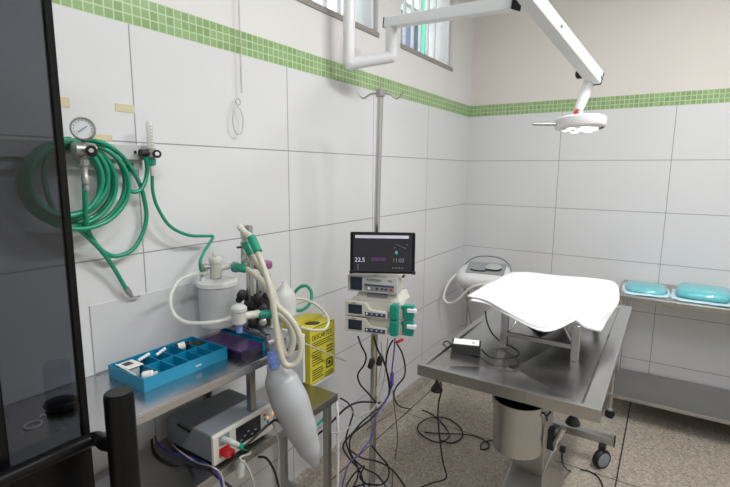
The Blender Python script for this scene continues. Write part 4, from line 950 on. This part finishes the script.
# stand and cloth on the table
SZ = .966
st = thing('positioning_stand', 'low steel trestle with black V-shaped trough standing on the operating table', 'stand', (.98, -1.55, TZ))
for x in (.855, 1.103):
    for y in (-1.812, -1.28):
        zt = zi+.0005
        MB().box((x-.0125, y-.0125, zt-.006), (x+.0125, y+.0125, SZ)).build('leg', 'steel', st, bevel=.002)
for y in (-1.812, -1.28): MB().box((.8675, y-.008, .878), (1.0905, y+.008, .894)).build('crossbar', 'steel_d', st, bevel=.002)
for s, x in ((1, .8675), (-1, 1.0905)):
    MB().tube([(x, -1.8, .89), (x+s*.035, -1.8, .958)], .004, 8, 0).build('brace', 'steel', st, smooth=True)
for s in (-1, 1):
    cx = .979
    MB().hexa([(cx, -1.79, .888), (cx+s*.112, -1.79, .968), (cx+s*.112, -1.3, .958), (cx, -1.3, .888)], [(cx, -1.79, .898), (cx+s*.108, -1.79, .965), (cx+s*.108, -1.3, .965), (cx, -1.3, .898)]).build('trough_side', 'rubber', st)
rows = [[(467, 297, .985), (485, 301, .987), (505, 312, .985), (541, 328, .968), (570, 318, .992), (586, 328, .955), (601, 331, .925)],
        [(480, 288.5, .997), (500, 293, 1.0), (522, 301, 1.0), (550, 312, .994), (582, 309, .998), (602, 311, .98), (612, 313, .948)],
        [(496, 280, 1.0), (515, 283, 1.003), (535, 288, 1.004), (562, 294, 1.004), (590, 293, 1.003), (610, 293, .997), (619, 301, .968)],
        [(513, 272, 1.0), (530, 272.5, 1.002), (548, 274, 1.0), (572, 276, 1.002), (597, 279, 1.001), (612, 282, .998), (618, 287, .985)]]
def surf(rows, dz=0, n=6):
    R = [[hz(*q) + V((0, 0, dz)) for q in r] for r in rows]
    A = [smooth_path(r, n) for r in R]
    Cc = [smooth_path([A[i][k] for i in range(len(A))], n) for k in range(len(A[0]))]
    return [[Cc[k][i] for k in range(len(Cc))] for i in range(len(Cc[0]))]
cl = thing('folded_cloth', 'bright white cloth spread over the steel trestle on the operating table', 'cloth', (.95, -1.6, SZ))
S1 = surf(rows)
S1 = [[p+V((0, 0, .0022*math.sin(9*p.x+3*p.y)+.0015*math.sin(31*p.y+17*p.x))) for p in r] for r in S1]
MB().grid(S1).build('upper_layer', 'cloth', cl, smooth=True, solid=.004, angle=90)
rows2 = [[(x+dx, y+dy, z-.006) for (x, y, z) in r[:5]] for r, dx, dy in ((rows[0], 3, 3.5), (rows[1], 3, 2.5), (rows[2], 2, 2.5), (rows[3], 1, 2))]
MB().grid(surf(rows2)).build('lower_layer', 'cloth', cl, smooth=True, solid=.004, angle=90)

# adaptor box
ad = hz(466, 347, zi+.0);
aM = Matrix.Translation((.757, -1.944, TZ-.014)) @ Matrix.Rotation(math.radians(18), 4, 'Z')
pa = thing('power_adaptor', 'small black power adaptor with a white top label on the operating table', 'adaptor', (.757, -1.944, TZ-.012))
MB(aM).box((-.052, -.032, 0), (.052, .032, .036)).build('case', 'black', pa, bevel=.004)
MB(aM).box((-.045, -.027, .036), (.045, .027, .0372)).build('top_label', 'label', pa)
MB(aM).box((.052, -.018, .01), (.0525, -.002, .024)).build('side_label', 'label', pa)
MB(aM).cyl((.025, -.005, .037), (.025, -.005, .0378), .005, .005, 10).build('mark', 'black', pa)
zt = TZ-.007
e_ = aM @ V((.052, .01, .012))
cable([e_, hz(490, 357, zt), hz(503, 358.5, zt), hz(515, 357, zt), hz(519, 353, zt), hz(512, 347, zt), hz(500, 341, zt+.004), hz(492, 333, zt+.03), hz(487, 322, zt+.07), at(485.5, 311, 1.86)], .0035, 'rubber', 'black cord curling from the power adaptor up under the white cloth')
e_ = aM @ V((-.052, 0, .02))
cable([e_, e_+V((-.02, .01, .006)), e_+V((-.034, .012, 0)), e_+V((-.04, .004, -.018))], .003, 'rubber', 'short black cord end at the left of the power adaptor')

# ------------------------------------------------------------ white device on a stand in the corner
dv = thing('ultrasonic_scaler', 'white portable device with grey top panel in the room corner', 'device', (.28, -.35, .66))
dM = Matrix.Translation((.285, -.34, .70)) @ Matrix.Rotation(math.radians(10), 4, 'Z') @ Matrix.Rotation(math.radians(14), 4, 'X')
bd = MB(dM); rings = []
prof = [(.60, .0), (.86, .012), (.97, .045), (1.0, .075), (.93, .098), (.82, .112), (.0, .122)]
for s_, hgt in prof:
    ring = []
    for k in range(36):
        A = 2*PI*k/36; cx, sy = math.cos(A), math.sin(A); e = .6
        ring.append(bd._v((.19*max(s_, .001)*math.copysign(abs(cx)**e, cx), .14*max(s_, .001)*math.copysign(abs(sy)**e, sy), hgt)))
    rings.append(ring)
for i in range(len(rings)-1):
    for k in range(36): bd.bm.faces.new([rings[i][k], rings[i][(k+1) % 36], rings[i+1][(k+1) % 36], rings[i+1][k]])
bd.bm.faces.new(rings[0][::-1])
body = bd.build('housing', 'white', dv, smooth=True, angle=60)
MB(dM).box((-.12, -.08, .108), (.14, .1, .1235)).build('control_panel', 'devlens', body, bevel=.006)
MB(dM).tube([(-.09, -.04, .124), (-.06, -.055, .126), (0, -.055, .126), (.02, -.03, .126)], .006, 8, 5).build('grip_line', 'black', body, smooth=True)
MB(dM).lathe([(.055, 0), (.055, .006), (.045, .009)], (.06, .02, .1225), seg=28).build('dial', 'greyl', body, smooth=True)
MB(dM).tube([(.015, -.02, .127), (.03, -.035, .13), (.09, -.035, .13), (.115, -.005, .128)], .006, 8, 5).build('grip_line', 'black', body, smooth=True)
MB(dM).tube([(-.17, .02, .1), (-.1, .13, .135), (0, .16, .145), (.1, .14, .14), (.16, .08, .12), (.18, .02, .09)], .005, 8, 6).build('carry_handle', 'grey', body, smooth=True)
ds = thing('wire_stand', 'thin-legged wire stand carrying the white portable device', 'stand', (.285, -.34, 0))
MB().box((.14, -.43, .683), (.43, -.24, .69)).build('shelf', 'greyl', ds)
for i, (x0, y0, x1, y1) in enumerate(((.16, -.41, .22, -.38), (.20, -.41, .15, -.30), (.41, -.41, .36, -.38), (.41, -.26, .38, -.30))):
    MB().tube([(x0, y0, .684), (x1, y1, .34), (x0, y0, .0)], .0065, 8, 5).build('leg', 'steel_d', ds, smooth=True)
for p in (((.16, -.41, .3), (.41, -.41, .3)), ((.16, -.26, .3), (.41, -.26, .3))): MB().tube(p, .004, 6, 0).build('rail', 'steel_d', ds)
tag(MB().tube([hy(457, 274, -.42), hy(450, 281, -.45), hy(445, 291, -.48), hy(444, 299, -.5), hy(450, 303.5, -.52), hy(459, 299, -.55), hy(468, 290, -.57), hy(477, 285.5, -.58), hy(494, 283.5, -.58)], .0095, 10, 6).build('white_hose', 'white', smooth=True), 'thick white lead looping off the left of the portable device', 'hose')

# ------------------------------------------------------------ steel trolley against the end wall
QX0, QX1, QY0, QY1, QT = 1.122, 2.35, -.47, -.012, .78
tr = thing('instrument_trolley', 'long stainless two-shelf trolley against the end wall', 'trolley', (1.7, -.25, 0))
q_ = MB().box((QX0, QY0, QT-.004), (QX1, QY1, QT)); q_.box((QX0, QY0, QT-.03), (QX1, QY0+.006, QT-.004)).box((QX0, QY1-.006, QT-.03), (QX1, QY1, QT-.004)).box((QX0, QY0+.006, QT-.03), (QX0+.006, QY1-.006, QT-.004)).box((QX1-.006, QY0+.006, QT-.03), (QX1, QY1-.006, QT-.004))
q_.build('top_shelf', 'steel_d', tr, bevel=.0015)
LQ = .165
q_ = MB().box((QX0+.005, QY0, LQ-.004), (QX1-.005, QY1, LQ)).box((QX0+.005, QY0, LQ-.022), (QX1-.005, QY0+.006, LQ-.004)).box((QX0+.005, QY1-.006, LQ-.022), (QX1-.005, QY1, LQ-.004))
q_.build('lower_shelf', 'steel_d', tr, bevel=.0015)
for x in (QX0+.02, QX1-.02):
    for y in (QY0+.02, QY1-.02):
        l = MB().cyl((x, y, .06), (x, y, QT-.004), .0125, .0125, 14).build('leg', 'steel', tr, smooth=True)
        MB().lathe([(.012, -.011), (.026, -.01), (.026, .01), (.012, .011)], (x, y, .026), (.3, 1, 0), 16).build('caster', 'rubber', l, smooth=True)
        MB().lathe([(.018, .0), (.018, .01), (.012, .016)], (x, y, .05), seg=14).build('caster_socket', 'grey', l, smooth=True)
for y in (QY0+.05, QY0+.09): MB().cyl((QX0+.02, y, LQ-.02), (QX0+.02, y, QT-.01), .006, .006, 10).build('side_rod', 'steel_d', tr, smooth=True)
def pack(cx, cy, L, W, H, rot, label, seed):
    rnd = random.Random(seed)
    R = Matrix.Translation((cx, cy, QT)) @ Matrix.Rotation(rot, 4, 'Z')
    t = thing('sterile_pack', label, 'pack', (cx, cy, QT))
    def blob(Lx, Ly, z0, z1, e, nz, m, name):
        b = MB(R); rings = []
        for s, h_ in ((.86, z0), (1.0, z0+.15*(z1-z0)), (1.0, z0+.5*(z1-z0)), (.92, z0+.85*(z1-z0)), (.6, z1), (.0, z1+.002)):
            ring = []
            for k in range(40):
                A = 2*PI*k/40; c, d = math.cos(A), math.sin(A); j = 1+nz*rnd.uniform(-1, 1)
                ring.append(b._v((Lx/2*max(s, .001)*j*math.copysign(abs(c)**e, c), Ly/2*max(s, .001)*j*math.copysign(abs(d)**e, d), h_+(nz*.04*rnd.uniform(-1, 1) if h_ > z0 and s > .1 else 0))))
            rings.append(ring)
        for i in range(len(rings)-1):
            for k in range(40): b.bm.faces.new([rings[i][k], rings[i][(k+1) % 40], rings[i+1][(k+1) % 40], rings[i+1][k]])
        b.bm.faces.new(rings[0][::-1]); b.build(name, m, t, smooth=True, angle=80)
    blob(L, W, 0.0, .010, .45, .025, 'packedge', 'wrapper')
    blob(L*.86, W*.82, .008, H, .45, .03, 'pack', 'folded_drape')
pack(1.258, -.26, .25, .33, .030, math.radians(4), 'flatter teal wrapped pack at the left end of the trolley', 1)
pack(1.54, -.26, .30, .36, .058, math.radians(-3), 'thicker teal wrapped pack, the right one on the trolley', 2)

# ------------------------------------------------------------ light, world, camera
def area(name, loc, rot, sx, sy, e, c=(1, 1, 1)):
    l = bpy.data.lights.new(name, 'AREA'); l.shape = 'RECTANGLE'; l.size = sx; l.size_y = sy; l.energy = e; l.color = c
    o = bpy.data.objects.new(name, l); o.location = loc; o.rotation_euler = rot; col.objects.link(o)
area('ceiling_lamp_light', (1.75, -1.75, RZ-.09), (0, 0, PI/2), 1.15, .14, 50, (1, .99, .98))
area('ceiling_lamp_light', (1.75, -3.6, RZ-.09), (0, 0, PI/2), 1.15, .14, 30, (.97, .985, 1))
w = bpy.data.worlds.new('World'); bpy.context.scene.world = w; w.use_nodes = True
bgn = w.node_tree.nodes['Background']; bgn.inputs[0].default_value = (.93, .97, 1, 1); bgn.inputs[1].default_value = 3.0

cd = bpy.data.cameras.new('Camera'); cd.sensor_width = 36; cd.lens = FPX/730*36; cd.clip_start = .02
co = bpy.data.objects.new('Camera', cd); col.objects.link(co)
co.matrix_world = Matrix(((RT.x, UP.x, -FW.x, CAM.x), (RT.y, UP.y, -FW.y, CAM.y), (RT.z, UP.z, -FW.z, CAM.z), (0, 0, 0, 1)))
sc = bpy.context.scene; sc.camera = co
vs = sc.view_settings; vs.view_transform = 'Standard'; vs.look = 'None'; vs.gamma = 1; vs.use_curve_mapping = False; vs.exposure = .0
sc.cycles.max_bounces = 8; sc.cycles.transparent_max_bounces = 12
